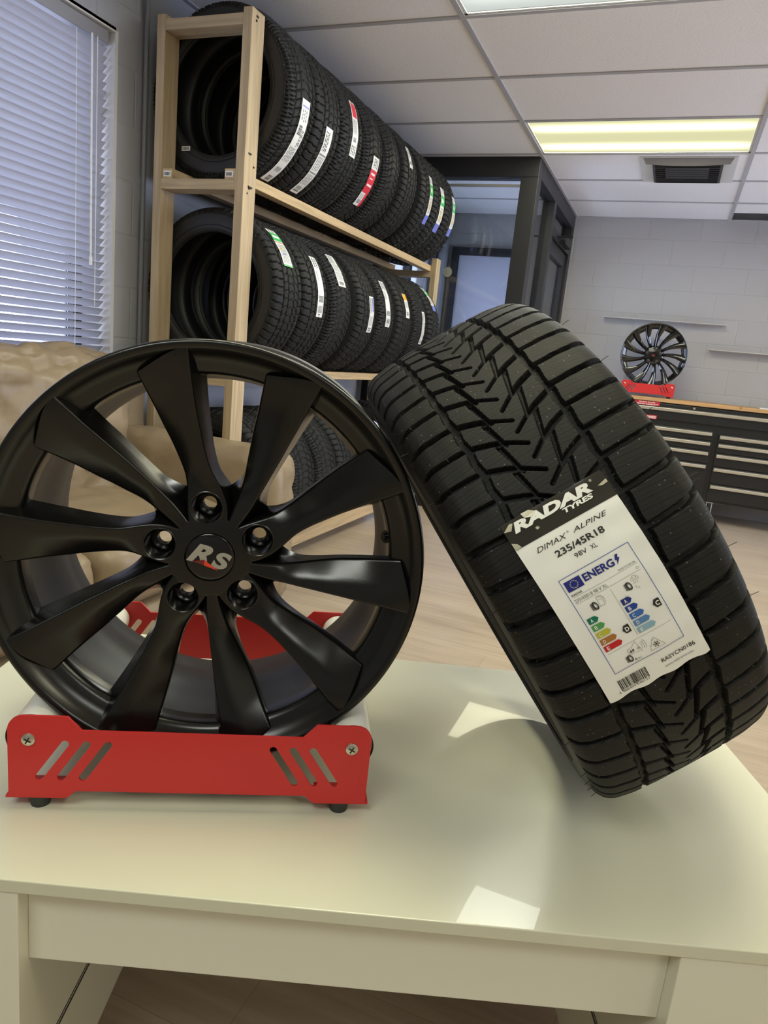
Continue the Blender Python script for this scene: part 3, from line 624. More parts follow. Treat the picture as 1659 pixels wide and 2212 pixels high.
# ------------------------------------------------------------------ sofa
def cushion(name, mt, parent, c, size, r, bulge=(0, 0, 0), wr=.006, seed=0, n=26, wscale=7):
    hx, hy, hz = [q/2 for q in size]; V = {}; verts = []; faces = []
    ts = np.linspace(-1, 1, n)
    def vid(p):
        k = tuple(round(q, 5) for q in p)
        if k not in V: V[k] = len(verts); verts.append(k)
        return V[k]
    for ax in range(3):
        for sg in (-1, 1):
            for i in range(n-1):
                for j in range(n-1):
                    q = []
                    for a, b in ((i, j), (i+1, j), (i+1, j+1), (i, j+1)):
                        p = [0, 0, 0]; p[ax] = sg; p[(ax+1) % 3] = ts[a]; p[(ax+2) % 3] = ts[b]; q.append(vid(p))
                    faces.append(q if sg > 0 else q[::-1])
    P = np.array(verts); h = np.array([hx, hy, hz]); Q = P*h
    inn = np.clip(Q, -(h-r), h-r); d = Q-inn; l = np.linalg.norm(d, axis=1, keepdims=True); l[l == 0] = 1
    N = d/l; out = inn+N*r
    for ax in range(3):
        o1, o2 = (ax+1) % 3, (ax+2) % 3; out[:, ax] += np.sign(P[:, ax])*bulge[ax]*(np.abs(P[:, ax]) > .98)*(1-P[:, o1]**2)*(1-P[:, o2]**2)
    for k in range(len(out)):
        p = Vector(out[k])*wscale+Vector((seed*3.1, seed*1.7, 0)); a = noise.fractal(p, 1.0, 2.0, 3); b = abs(noise.noise(p*1.3+Vector((5, 2, 1))))
        out[k] += N[k]*wr*(a*.9-(1-min(1, b*5))*.8)
    me = bpy.data.meshes.new(name); me.from_pydata([tuple(q) for q in out+np.array(c)], [], faces)
    bm = bmesh.new(); bm.from_mesh(me); bmesh.ops.recalc_face_normals(bm, faces=bm.faces); bm.to_mesh(me); bm.free()
    return link(name, me, mt, parent, True, 70)
SX, SY0, SY1 = -1.70, .42, 2.395
so = empty('sofa', (SX, (SY0+SY1)/2, 0)); L2 = (SY1-SY0)/2
cushion('base', 'leather', so, (0, 0, .17), (.80, SY1-SY0-.05, .22), .03, wr=.004)
for s in (-1, 1):
    a_ = cushion('arm', 'leather', so, (.02, s*(L2-.125), .375), (.84, .25, .60), .085, (.02, .01, .01), wr=.014, seed=s+4)
    cushion('seat_cushion', 'leather', so, (.06, s*.37, .385), (.70, .725, .20), .06, (.015, 0, .03), wr=.009, seed=s+9)
    b_ = cushion('back_cushion', 'leather', so, (-.255, s*.37, .67), (.25, .73, .575), .10, (.035, 0, .02), wr=.024, seed=s+15, wscale=10)
cushion('backrest', 'leather', so, (-.335, 0, .52), (.11, SY1-SY0-.02, .86), .05, wr=.008, seed=30)
ft = MB()
for s in (-1, 1):
    for x in (-.33, .33): MB().tube((x, s*(L2-.08), 0), (x, s*(L2-.08), .062), .022, .028).build('foot', 'dark', so, smooth=True)
tag(so, 'worn beige leather sofa under the window, behind the black wheel', 'sofa')

# ------------------------------------------------------------------ tool cabinet
TX0, TX1, TY0 = -.43, 1.20, 6.15
tb = empty('tool_cabinet', (0, TY0, 0))
MB().box(TX0, TX1, .012, .47, .175, .915).build('carcass', 'box', tb, bevel=.004)
MB().box(TX0-.01, TX1+.01, -.012, .475, .915, .945).build('worktop', 'oak', tb, bevel=.003)
def drawer(x0, x1, z0, z1, hz):
    d_ = MB().box(x0, x1, -.006, .012, z0, z1).build('drawer', 'box', tb, bevel=.003)
    MB().add([(x0+.01, -.006, hz-.016), (x0+.01, -.026, hz-.014), (x0+.01, -.028, hz+.010), (x0+.01, -.006, hz+.016), (x1-.01, -.006, hz-.016), (x1-.01, -.026, hz-.014), (x1-.01, -.028, hz+.010), (x1-.01, -.006, hz+.016)],
             [(0, 1, 2, 3), (7, 6, 5, 4), (0, 4, 5, 1), (1, 5, 6, 2), (2, 6, 7, 3), (3, 7, 4, 0)]).build('handle', 'alu', d_, bevel=.003)
drawer(TX0+.02, TX1-.02, .780, .905, .864)
for zs, x0, x1 in [([.768, .679, .601, .508, .30, .19], TX0+.02, .357), ([.768, .679, .601, .508, .365, .19], .397, TX1-.02)]:
    hz = [.711, .634, .557, .453] if x0 < 0 else [.697, .631, .549, .441, .303]
    zz = [.765]+[h+.022 for h in hz[1:]]
    for i, h in enumerate(hz):
        lo = (hz[i+1]+.026) if i+1 < len(hz) else .19
        drawer(x0, x1, lo, h+.020, h)
def wordplate(name, words, x0, x1, y, z0, z1, parent, mt_bg, mt_tx):
    p_ = MB().box(x0, x1, y-.0006, y, z0, z1).build(name, mt_bg, parent); mb = MB(); n = len(words)
    for i, (wd_s, fx0, fx1) in enumerate(words):
        Vt, Ft, asp = text2d(wd_s, bold=.02); za = z1-(z1-z0)*(i+.90)/n; zb = z1-(z1-z0)*(i+.18)/n
        xa, xb = x0+(x1-x0)*fx0, x0+(x1-x0)*fx1
        mb.add([(xa+(xb-xa)*q[0], y-.0010, za+(zb-za)*q[1]) for q in Vt], Ft)
    mb.build('lettering', mt_tx, p_)
wordplate('sticker', [('26,932 CU.IN', .50, .88), ('STORAGE CAPACITY', .36, .97)], -.39, -.072, -.0285, .882, .912, tb, 'sticker', 'print_white')
wordplate('sticker', [('DRAWERS', .62, .97)], -.30, -.078, -.0068, .776, .806, tb, 'sticker', 'print_white')
MB().tube((.185, -.006, .893), (.185, -.014, .893), .009).build('lock', 'screw', tb, smooth=True)
for x in (TX0+.1, TX1-.1, .43):
    for y in (.06, .42):
        k_ = MB().tube((x-.013, y, .055), (x+.013, y, .055), .055, n=24).build('caster', 'ring', tb, smooth=True); MB().box(x-.022, x-.016, y-.025, y+.025, .05, .175).box(x+.016, x+.022, y-.025, y+.025, .05, .175).box(x-.03, x+.03, y-.03, y+.03, .165, .178).build('fork', 'caster', k_)
tag(tb, 'long black tool cabinet with aluminium drawer handles and wooden top', 'tool cabinet')
tag(MB().box(.64, .80, TY0+.0, TY0+.2, .9455, .953).build('paper_stack', 'paper'), 'thin stack of white paper on the tool cabinet top', 'paper')

# ------------------------------------------------------------------ desk
DA = R(21.2); DZ = .508
dk = empty('coffee_table', (0, 0, 0), DA)
DU0, DU1, DV0, DV1 = -.575, .583, .603, 1.222
MB().box(DU0, DU1, DV0, DV1, DZ-.015, DZ).build('tabletop', 'desk', dk, bevel=.0012)
for u0, u1 in ((DU0+.003, -.321), (.348, DU1-.003)):
    lg = MB().box(u0, u1, DV0+.002, DV1-.02, .098, DZ-.015).build('leg_panel', 'desk_side', dk, bevel=.001)
    for fu in (u0+.04, u1-.04):
        for fv in (DV0+.08, DV1-.08): MB().tube((fu, fv, 0), (fu, fv, .099), .02).build('foot', 'dark', dk, smooth=True)
    xi = u1 if u0 < 0 else u0; s = 1 if u0 < 0 else -1
    MB().box(min(xi, xi+s*.0006), max(xi, xi+s*.0006), .604, DV1-.03, .2300, .2335).box(min(xi, xi+s*.0006), max(xi, xi+s*.0006), .604, DV1-.03, .2370, .2385).build('panel_groove', 'slot', lg)
MB().box(-.321, .348, DV0+.022, DV0+.038, .395, DZ-.015).build('apron', 'desk_side', dk, bevel=.001)
MB().box(-.321, .348, DV1-.04, DV1-.024, .098, DZ-.015).build('light_block_panel', 'desk_side', dk, bevel=.001)  # unseen panel added to keep light off the floor beneath the table
tag(dk, 'white glossy low table carrying the black wheel and the leaning tyre', 'table')

# ------------------------------------------------------------------ display stand for a wheel
def make_stand(loc, rz):
    st = empty('wheel_stand', loc, rz)
    Y0, Y1 = -.022, .345
    out = [(-.203, .0155)]+arc(-.186, .0995, .0175, 180, 90)+[(-.1395, .117), (-.124, .1005), (.123, .1005), (.1385, .117)]+arc(.186, .0995, .0175, 90, 0)+[(.203, .0155), (.140, .0155), (.130, .0245), (-.130, .0245), (-.140, .0155)]
    def slot_(p, q, r=.0043):
        a = math.degrees(math.atan2(q[1]-p[1], q[0]-p[0])); return arc(p[0], p[1], r, a+90, a+270, 8)+arc(q[0], q[1], r, a-90, a+90, 8)
    holes = [slot_((-.1421+d, .0835), (-.170+d*1.015, .0415)) for d in (0, .0232, .0465)]+[slot_((.0895+d, .0835), (.1165+d*1.015, .0415)) for d in (0, .0232, .0465)]
    for y, s in ((Y0, 1), (Y1, -1)):
        pl = link('side_plate', poly2d(out, holes, .003), M['red'], st, bevel=.0006); pl.location = (0, y, 0)
        for x0, x1 in ((-.207, -.142), (.142, .207)):
            ya, yb = sorted((y-.001*s, y+.040*s)); MB().box(x0, x1, ya, yb, .0140, .0170).build('foot_flange', 'red', st, bevel=.0012)
        for x in (-.181, .181):
            sw_ = MB().lathe([(.0001, -.0052), (.0045, -.005), (.0072, -.0035), (.0075, -.0015)], 'y', 24, c=(0, 0, 0)); q = sw_.build('screw', 'screw', st, smooth=True); q.location = (x, y if s > 0 else y, .0885)
            if s < 0: q.rotation_euler = (0, 0, PI)
            c_ = MB().box(-.0042, .0042, -.0056, -.0046, -.0008, .0008, 0).box(-.0008, .0008, -.0056, -.0046, -.0042, .0042).build('cross_recess', 'slot', q); c_.rotation_euler = (0, .5, 0)
            MB().lathe([(.0001, 0), (.0105, 0), (.0128, .0142), (.0001, .0142)], 'z', 28, c=(x*.955, y+.012*s, 0)).build('rubber_foot', 'rubberfoot', st, smooth=True, angle=50)
    for x in (-.181, .181):
        rl = MB().lathe([(.0001, Y0+.0045), (.0235, Y0+.0045), (.0250, Y0+.006), (.0250, Y1-.006), (.0235, Y1-.0045), (.0001, Y1-.0045)], 'y', 48, c=(x, 0, .0885)).build('roller', 'roller', st, smooth=True)
        MB().lathe([(.0251, Y0+.0018), (.0262, Y0+.0025), (.0262, Y0+.0065), (.0251, Y0+.008)], 'y', 48, c=(x, 0, .0885)).build('end_ring', 'ring', rl, smooth=True)
    return st
C_W = np.array([-.4469, .6378, CZ-.249]); WRZ = R(27.7)
st1 = make_stand((C_W[0], C_W[1], DZ), WRZ)
st1.rotation_euler = (0, 0, R(28.3))
tag(st1, 'red slotted metal stand on the white table holding the big wheel', 'wheel stand', 'red wheel stands')

# ------------------------------------------------------------------ wheel
def spoke_mesh(kind, name='spoke'):
    if kind == 'A':
        rl, Lq = [.026, .045, .057, .068, .080, .092, .105, .13, .16, .19, .222], [42, 28.5, 23.5, 19.0, 15.8, 14.4, 14.3, 15.2, 16.2, 16.6, 16.8]
        rr, Rq = [.026, .045, .057, .068, .080, .092, .105, .13, .16, .19, .242], [-42, -28.5, -23.5, -18.5, -12.5, -7.0, -2.8, -.2, 1.0, 1.6, 1.7]
        r0 = .026
    else:
        rl, Lq = [.040, .06, .08, .095, .12, .15, .19, .222], [7.0, 7.6, 9.2, 10.8, 13.5, 15.4, 16.3, 17.0]
        rr, Rq = [.040, .06, .08, .093, .123, .16, .20, .242], [-8.5, -6.5, -4.6, -3.4, -1.5, .2, 1.5, 2.0]
        r0 = .040
    nS = 44; rows = []
    ker = np.array([1, 2, 3, 2, 1.])/9
    def smooth(q): return np.convolve(np.r_[[q[0]]*2, q, [q[-1]]*2], ker, 'valid')
    t = np.linspace(0, 1, nS); RL = r0+(.2205-r0)*t; RR = r0+(.2405-r0)*t
    LA = smooth(np.interp(RL, rl, Lq)); RA = smooth(np.interp(RR, rr, Rq))
    dR = smooth(np.interp(RR, [.026, .05, .09, .14, .19, .222, .2405], [.0335, .0335, .0320, .0235, .0115, .0045, .0018]))
    dL = smooth(np.interp(RL, [.026, .05, .075, .10, .14, .18, .2205], [.0335, .0335, .0365, .0445, .0430, .0330, .0150]))
    bk = np.interp(t, [0, .3, .75, 1], [.0755, .072, .056, .040])
    flare = lambda r: 17*np.exp(-((max(r, .072)-.072)/.016)**1.3)
    flat = np.clip((RR-.075)/.05, 0, 1)
    for i in range(nS):
        aL, aR = LA[i], RA[i]; rL, rR = RL[i], RR[i]; pts = []
        cm = .64 if kind == 'A' else .62
        rM = rL+(rR-rL)*cm; aM = aL+(aR-aL)*cm; dM = dL[i]+(dR[i]-dL[i])*cm-.0042*flat[i]; fl = flare(rL)*(1 if kind == 'B' else .6)
        wr_ = (2.0+3.0*flat[i]*0.4); wl_ = 1.0
        k = [(rL, aL-(.6)+fl, bk[i]), (rL, aL+.3+fl*.35, dL[i]+.6*(bk[i]-dL[i])), (rL, aL, dL[i]), (rM, aM, dM), (rR, aR, dR[i]), (rR-(rR-rL)*.5, aR-wr_*.6-fl*.35, dR[i]+.55*(bk[i]-dR[i])), (rL, aR-wr_-fl, bk[i])]
        P = np.array([(r*math.cos(R(a)), d, r*math.sin(R(a))) for r, a, d in k])
        # round the three visible corners
        sec = [P[0]]
        for j in range(1, len(P)-1):
            p, c, n = P[j-1], P[j], P[j+1]; la, lb = np.linalg.norm(p-c), np.linalg.norm(n-c)
            rad = [0, .003, .0032, .009, .0028, .003][j]; ra = min(rad, la*.45); rb = min(rad, lb*.45)
            a_, b_ = c+(p-c)/la*ra, c+(n-c)/lb*rb
            for s in (0, .25, .5, .75, 1): sec.append((1-s)**2*a_+2*s*(1-s)*c+s*s*b_)
        sec.append(P[-1]); rows.append(sec)
    A = np.array(rows); n = A.shape[1]; V = A.reshape(-1, 3); F = []
    for i in range(nS-1):
        for j in range(n): F.append((i*n+j, i*n+(j+1) % n, (i+1)*n+(j+1) % n, (i+1)*n+j))
    F += [tuple(range(n)), tuple(range((nS-1)*n, nS*n))]
    return V, F
def rotY(V, deg):
    a = R(deg); V = np.asarray(V); return np.stack([V[:, 0]*math.cos(a)-V[:, 2]*math.sin(a), V[:, 1], V[:, 0]*math.sin(a)+V[:, 2]*math.cos(a)], 1)
def boolean_cut(o, cutters):
    md = o.modifiers.new('cut', 'BOOLEAN'); md.operation = 'DIFFERENCE'; md.object = cutters; md.solver = 'EXACT'
    me = eval_mesh(o); o.modifiers.clear(); old = o.data; o.data = me; bpy.data.meshes.remove(old); return o
wh = empty('alloy_wheel', (C_W[0], C_W[1], C_W[2]+.0022), WRZ)
prof = [(.2432, .0125), (.2462, .0100), (.2468, .0045), (.2455, .0008), (.2425, 0), (.2395, .0006), (.2365, .0030), (.2325, .0085), (.2270, .0145), (.2205, .0190), (.2150, .0215), (.2105, .0250), (.2082, .0300), (.2075, .0370), (.2075, .0480)]
inner = [(.2085, .060), (.2075, .085), (.2035, .100), (.2010, .115), (.2010, .135), (.2050, .150), (.2052, .153), (.2105, .165), (.2140, .190), (.2142, .193), (.2180, .222), (.2205, .230), (.2250, .2345), (.2420, .2355), (.2465, .2335), (.2472, .2285), (.2450, .2235), (.2280, .2190), (.2265, .200), (.2200, .165), (.2085, .140), (.2085, .100), (.2190, .070), (.2290, .050), (.2290, .020)]
MB().lathe(prof, 'y', 192).build('rim_lip', 'wheel', wh, smooth=True, angle=60)
MB().lathe([prof[-1]]+inner+[prof[0]], 'y', 144).build('barrel', 'barrel', wh, smooth=True, angle=50)
cut = MB()
LUG = [96.5, 24.5, -47.5, -119.5, 168.5]
for a in LUG:
    c = (.0585*math.cos(R(a)), 0, .0585*math.sin(R(a)))
    cut.lathe([(.0001, -.03), (.0185, -.03), (.0178, .034), (.0152, .058), (.0135, .060), (.0082, .062), (.0080, .12), (.0001, .12)], 'y', 40, c=c, caps=True)
cut.lathe([(.0001, -.03), (.0290, -.03), (.0290, .045), (.0001, .045)], 'y', 64, caps=True)
cutter = cut.build('cutter', None, wh)
hub = MB().lathe([(.0001, .0322), (.030, .0322), (.040, .0327), (.0462, .0334), (.0485, .0342), (.0495, .0365), (.0515, .050), (.058, .058), (.070, .061), (.0745, .064), (.0760, .069), (.0755, .0750), (.0001, .0750)], 'y', 128, caps=True).build('hub', 'wheel', wh, smooth=True, angle=50)
boolean_cut(hub, cutter)
VA, FA = spoke_mesh('A'); VB, FB = spoke_mesh('B')
for k in range(5):
    s_ = MB().add(rotY(VA, LUG[0]-1.0-72*k), FA).build('spoke', 'wheel', wh, smooth=True, angle=38); boolean_cut(s_, cutter)
    MB().add(rotY(VB, LUG[0]-1.0-36-72*k), FB).build('spoke', 'wheel', wh, smooth=True, angle=38)
for ch in wh.children:
    if ch.name.startswith(('spoke', 'hub')): ch.data.set_sharp_from_angle(angle=R(40))
bpy.data.objects.remove(cutter)
for a in LUG:
    MB().lathe([(.0178, .0336), (.0188, .0330), (.0196, .0334)], 'y', 40, c=(.0585*math.cos(R(a)), 0, .0585*math.sin(R(a)))).build('lug_seat', 'wheel', wh, smooth=True)
cp = MB().lathe([(.0001, .0316), (.020, .0318), (.0268, .0324), (.0278, .0332), (.0280, .042), (.0289, .042), (.0289, .033)], 'y', 96).build('centre_cap', 'cap', wh, smooth=True)
def cap_logo(parent, sc=1.0, y=.0312, mt1='silver'):
    lg = MB()
    for ch, O, X, Y in (('R', (-.0267, -.0045), (.0250, -.0052), (.0154, .0205)), ('S', (.0003, -.0105), (.0165, -.0045), (.0105, .0190))):
        Vt, Ft, _ = text2d(ch, bold=.045, res=6)
        lg.add([((O[0]+X[0]*q[0]+Y[0]*q[1])*sc, y, (O[1]+X[1]*q[0]+Y[1]*q[1])*sc) for q in Vt], Ft)
    l_ = lg.build('letters', mt1, parent)
    MB().add([(-.0205*sc, y-.0004, -.0052*sc), (-.006*sc, y-.0004, -.0030*sc), (-.006*sc, y-.0004, -.0095*sc)], [(0, 1, 2)]).build('red_shade', 'red_dark', parent)
    MB().add([(-.006*sc, y-.0004, -.0028*sc), (.0105*sc, y-.0004, -.0150*sc), (-.006*sc, y-.0004, -.0097*sc)], [(0, 1, 2)]).build('red_wedge', 'red_bright', parent)
cap_logo(cp)
MB().lathe([(.0001, -.0035), (.0045, -.0035), (.0045, -.0005), (.0075, -.0005), (.0078, .001), (.0001, .001)], 'y', 20).build('valve_hole', 'cap', wh, smooth=True)
vh = [c for c in wh.children if c.name.startswith('valve_hole')][0]; vh.location = (.2055*math.cos(R(11)), .034, .2055*math.sin(R(11))); vh.rotation_euler = (0, R(-11)+0, 0)
vh.rotation_euler = (0, -R(11), R(-62))
tag(wh, 'large satin black ten spoke alloy wheel standing on the white table', 'wheel', 'alloy wheels')

# second wheel and stand on the tool cabinet
st2 = copy_tree(st1); st2.location = (-.188, TY0+.06, .945); st2.rotation_euler = (0, 0, R(2))
tag(st2, 'small looking red stand on the tool cabinet under the far wheel', 'wheel stand', 'red wheel stands')
w2 = empty('alloy_wheel', (-.188, TY0+.082, 1.276), R(2)); R2 = .254; k2 = R2/.2468
MB().lathe([(r*k2, d) for r, d in prof[:-3]]+[(.222, .05)], 'y', 128).build('rim_lip', 'gloss', w2, smooth=True, angle=60)
MB().lathe([(.222, .05), (.222, .10), (.212, .12), (.215, .2), (.228, .232), (.252, .235), (.254, .228), (.235, .215), (.235, .03), (.250, .012)], 'y', 96).build('barrel', 'barrel', w2, smooth=True, angle=50)
MB().lathe([(.0001, .034), (.052, .034), (.070, .037), (.078, .044), (.080, .075), (.0001, .075)], 'y', 96).build('hub', 'gloss', w2, smooth=True, angle=40)
for k in range(13):
    rows = []
    for i in range(14):
        t = i/13; r = .066+(.242-.066)*t; a0 = 90+360/13*k-11*t**1.4; hwid = math.degrees((.0115+.0190*t**1.5)/r)
        sec = []
        for f, d in ((-1, .055), (-1, .024-.02*t), (-.2, .014-.014*t), (.7, .022-.016*t), (1, .034-.020*t), (1, .055)):
            a = R(a0+hwid*f); sec.append((r*math.cos(a), d+.012*(1-t), r*math.sin(a)))
        rows.append(sec)
    A = np.array(rows); n = A.shape[1]; MB().add(A.reshape(-1, 3), [(i*n+j, i*n+(j+1) % n, (i+1)*n+(j+1) % n, (i+1)*n+j) for i in range(13) for j in range(n)]+[tuple(range(n)), tuple(range(13*n, 14*n))]).build('spoke', 'gloss', w2, smooth=True, angle=45)
c2 = MB().lathe([(.0001, .0315), (.026, .032), (.030, .036)], 'y', 48).build('centre_cap', 'cap', w2, smooth=True); cap_logo(c2, .62, .0306, 'red_dark')
for k in range(5):
    a = R(90+72*k); MB().lathe([(.0001, .0335), (.011, .0335), (.012, .034)], 'y', 20, c=(.055*math.cos(a), 0, .055*math.sin(a))).build('lug_hole', 'slot', w2, smooth=True)
tag(w2, 'smaller looking gloss black wheel with thin curved spokes on the tool cabinet', 'wheel', 'alloy wheels')

# ------------------------------------------------------------------ leaning tyre
TA, TE, TR, THW = .4728, .6108, .3185, .1154
tu = np.array([math.cos(TA)*math.cos(TE), math.sin(TA)*math.cos(TE), math.sin(TE)]); tv = np.cross((0, 0, 1), tu); tv /= np.linalg.norm(tv); tw = np.cross(tu, tv)
TSH = .010
TC = np.array([-.1221+.004, .9665+.001, CZ-.2342+.0090])-TSH*tu
ht = empty('tyre'); mw = Matrix.Identity(4)
for i in range(3): mw[i][0], mw[i][1], mw[i][2], mw[i][3] = tu[i], tv[i], tw[i], TC[i]
ht.matrix_world = mw @ Matrix.Rotation(.0204, 4, 'X')
CIRC = 2*PI*TR*1000
known = [701.0, 734.6, 764.2, 796.9, 829, 868.6, 910, 952.7, 993, 1030, 1068, 1105, 1140]
pp = list(known); 
while pp[-1] < CIRC-40: pp.append(pp[-1]+33.5)
e_ = pp[-1]; lo = [701.0]
while lo[-1] > 40: lo.append(lo[-1]-31.2)
allp = np.array(lo[:0:-1]+pp); sc_hi = 1
gap = CIRC-allp[-1]+allp[0]
extra = max(0, round(gap/33)-1); allp = np.concatenate([allp, allp[-1]+gap*np.arange(1, extra+1)/(extra+1)])
allp = np.concatenate([[allp[-1]-CIRC], allp, [allp[0]+CIRC]])
OFF = -6.5
def sh_(pts): return [(p[0]+OFF, p[1]) for p in pts]
HERO = [('c', 51.5+OFF, 3.7, 1.2), ('c', -51.5+OFF, 3.7, -1.2),
        ('s', sh_([(52, -2), (45.8, 0), (32, 5), (18.6, 12)]), [3.4, 3.2, 3.0, 2.6]), ('s', sh_([(18.6, 12), (-.5, 25.5)]), [1.7, 1.5]), ('s', sh_([(27, -21), (17.3, 14)]), [2.6, 1.6]),
        ('s', sh_([(-52, 15.5), (-45.4, 17), (-30, 23), (-18.6, 28)]), [3.2, 3.0, 2.8, 2.4]), ('s', sh_([(-18.6, 28), (2, 42)]), [1.7, 1.5]), ('s', sh_([(-24, -1), (-17.0, 33)]), [2.5, 1.5]),
        ('s', sh_([(53, -7), (62, -7), (101, -9), (124, -13)]), [2.6, 2.6, 3.0, 3.6]), ('s', sh_([(-53, 13.5), (-58, 13.5), (-106, 11), (-130, 7)]), [2.6, 2.6, 3.0, 3.6])]
SH, XH, RH = tyre_meshes('hero', TR, THW, .229, HERO, .0078, 1560, 286, .1235, M['tread'], M['side'], ht, pitch_pos=allp, PN=32., wall=1.9, dense=(380, 1400, .8))
vhair = MB()
for (u, vv) in [(-.1085, 700), (-.112, 840), (-.112, 905), (-.113, 1010), (-.112, 1090), (-.110, 1150), (-.110, 1175), (.108, 640), (.108, 722), (.109, 800), (.109, 880), (.109, 886), (.108, 960), (.108, 1020), (-.111, 770), (-.110, 1200), (-.109, 1230)]:
    a = abs(u)*1.0; r = np.interp(a, XH, RH); ph = vv/1000/TR; d = np.array([0, math.cos(ph), math.sin(ph)]); p = np.array([u, 0, 0])+d*r; q = p+np.array([math.copysign(.009, u), 0, 0])+d*.0015; vhair.tube(p, q, .00035, n=5)
vhair.build('rubber_hairs', 'side', ht)

def on_tyre(u, v, off):
    """label coordinates (mm) to the tyre's local frame; gentle puckers where the film bridges grooves"""
    u = u+.048*(v-904); ul = (u+OFF)/1000; a = abs(ul)
    x = math.copysign(np.interp(a, SH, XH), ul); r = np.interp(a, SH, RH)
    wv = .00035*math.sin(u*.11+v*.05)+.0004*math.sin(v*.19)*(1 if u > 20 else .4)+.0005*math.sin(u*.35+v*.33)*max(0, (u-18)/30)*max(0, min(1, (v-930)/60))
    ph = v/1000/TR; rr = r+.0014+wv+off; return (x, rr*math.cos(ph), rr*math.sin(ph))
def lab_patch(name, u0, u1, v0, v1, off, mt_, parent, nu=24, nv=44, ragged=0):
    P = np.array([[on_tyre(u0+(u1-u0)*j/nu, v0+(v1-v0)*i/nv+(ragged*math.sin(j*.9)*(i/nv)**8), off) for j in range(nu+1)] for i in range(nv+1)]); return grid_mesh(name, P, M[mt_], parent, smooth=True, angle=80)
LU0, LU1 = -60.8, 46.6
lab = lab_patch('tyre_label', LU0, LU1, 859.5, 1038.5, 0, 'white', ht, ragged=1.2)
filmp = lab_patch('film_header', LU0, LU1, 833.5, 861.0, .0003, 'film', lab, nv=16)
class PR:
    """flat print on the label, in millimetres"""
    def __init__(s): s.mb = MB()
    def text(s, w_, u0, u1, v0, v1, bold=.0, shear=0, off=.0008):
        Vt, Ft, _ = text2d(w_, bold, shear, 3); s.mb.add([on_tyre(u0+(u1-u0)*q[0], v1-(v1-v0)*q[1], off) for q in Vt], Ft); return s
    def poly(s, pts, off=.0007): s.mb.add([on_tyre(p[0], p[1], off) for p in pts], [tuple(range(len(pts)))]); return s
    def rect(s, u0, u1, v0, v1, off=.0007):
        n = max(1, int((v1-v0)/6)); m_ = max(1, int((u1-u0)/8))
        V = [on_tyre(u0+(u1-u0)*j/m_, v0+(v1-v0)*i/n, off) for i in range(n+1) for j in range(m_+1)]; s.mb.add(V, [(i*(m_+1)+j, i*(m_+1)+j+1, (i+1)*(m_+1)+j+1, (i+1)*(m_+1)+j) for i in range(n) for j in range(m_)]); return s
    def line(s, a, b, w_=.3, off=.0007):
        a = np.array(a, float); b = np.array(b, float); d = b-a; L_ = np.linalg.norm(d); n = np.array([-d[1], d[0]])/L_*w_/2; k = max(1, int(L_/6))
        for i in range(k):
            p, q = a+d*i/k, a+d*(i+1)/k; s.poly([p+n, q+n, q-n, p-n], off)
        return s
    def ring(s, c, ra, rb, th=.6, tilt=0, a0=0, a1=360, n=24, off=.0007):
        pr = None
        for i in range(n+1):
            a = R(a0+(a1-a0)*i/n); x, y = ra*math.cos(a), rb*math.sin(a); p = (c[0]+x*math.cos(tilt)-y*math.sin(tilt), c[1]+x*math.sin(tilt)+y*math.cos(tilt))
            f = 1-th/max(ra, rb); q = (c[0]+f*(x*math.cos(tilt)-y*math.sin(tilt)), c[1]+f*(x*math.sin(tilt)+y*math.cos(tilt)))
            if pr: s.poly([pr[0], p, q, pr[1]], off)
            pr = (p, q)
        return s
    def done(s, name, mt_, parent): return s.mb.build(name, mt_, parent)
# header words
PR().text('RADAR', -52, 30.5, 836.9, 847.3, bold=.055, shear=.22).text('TYRES', -3.6, 27.5, 848.1, 853.0, bold=.04, shear=.12).text('®', 32.0, 34.4, 836.6, 839.0).done('lettering', 'print_white', lab)
fo = PR(); fo.poly([(-38, 832.9), (-30, 833.2), (-25, 837), (-31, 840.5), (-37, 838)], .0009).poly([(-60.8, 841), (-52, 836), (-49, 837), (-54, 843)], .0009).poly([(-60.6, 853), (-56, 856), (-54, 860.5), (-60.7, 861)], .0009).poly([(36.5, 845.5), (46.3, 843.0), (46.4, 846.5), (40, 847.2)], .0009).poly([(-34, 851), (-31, 850.5), (-30, 853), (-33, 853.6)], .0009); fo.done('painted_glint', 'glint', lab)  # glints on the film put in as fixed silver patches
bk_ = PR()
bk_.text('DIMAX', -45.0, -13.0, 868.2, 873.0, bold=0, shear=.38).text('ALPINE', -6.8, 29.5, 868.0, 872.4, bold=0, shear=.38).text('®', -12.0, -9.8, 867.6, 869.6)
bk_.text('235/45R18', -31.8, 18.6, 878.7, 885.2, bold=.022).text('98V', -17.6, -5.2, 889.2, 893.6).text('XL', -1.2, 5.2, 889.2, 893.6)
bk_.text('RADAR', -40, -29.2, 921.3, 923.4, bold=.01).text('RASYCN0186', 1.0, 36.8, 1019.6, 1023.9, bold=.008)
bk_.text('69', -20.8, -16.2, 995.6, 998.8, bold=.02).text('A', -20.0, -17.8, 1005.3, 1008.2, bold=.02)
def tyre_icon(p, c, s):
    p.ring((c[0]+.8*s, c[1]), 2.6*s, 4.3*s, 1.3*s, R(-12)).ring((c[0]+.8*s, c[1]), 1.5*s, 2.6*s, .5*s, R(-12))
    for k in range(9): p.line((c[0]-.2*s-.42*s*k*.9, c[1]-4.1*s+.1*k), (c[0]-.2*s-.42*s*k*.9, c[1]+4.1*s-.1*k), .24*s)
tyre_icon(bk_, (-27.0, 940.6), 1.0); tyre_icon(bk_, (8.8, 939.7), 1.0); tyre_icon(bk_, (-24.0, 1003.4), .95)
r_ = np.random.default_rng(7); x_ = -45.0; bc = PR()
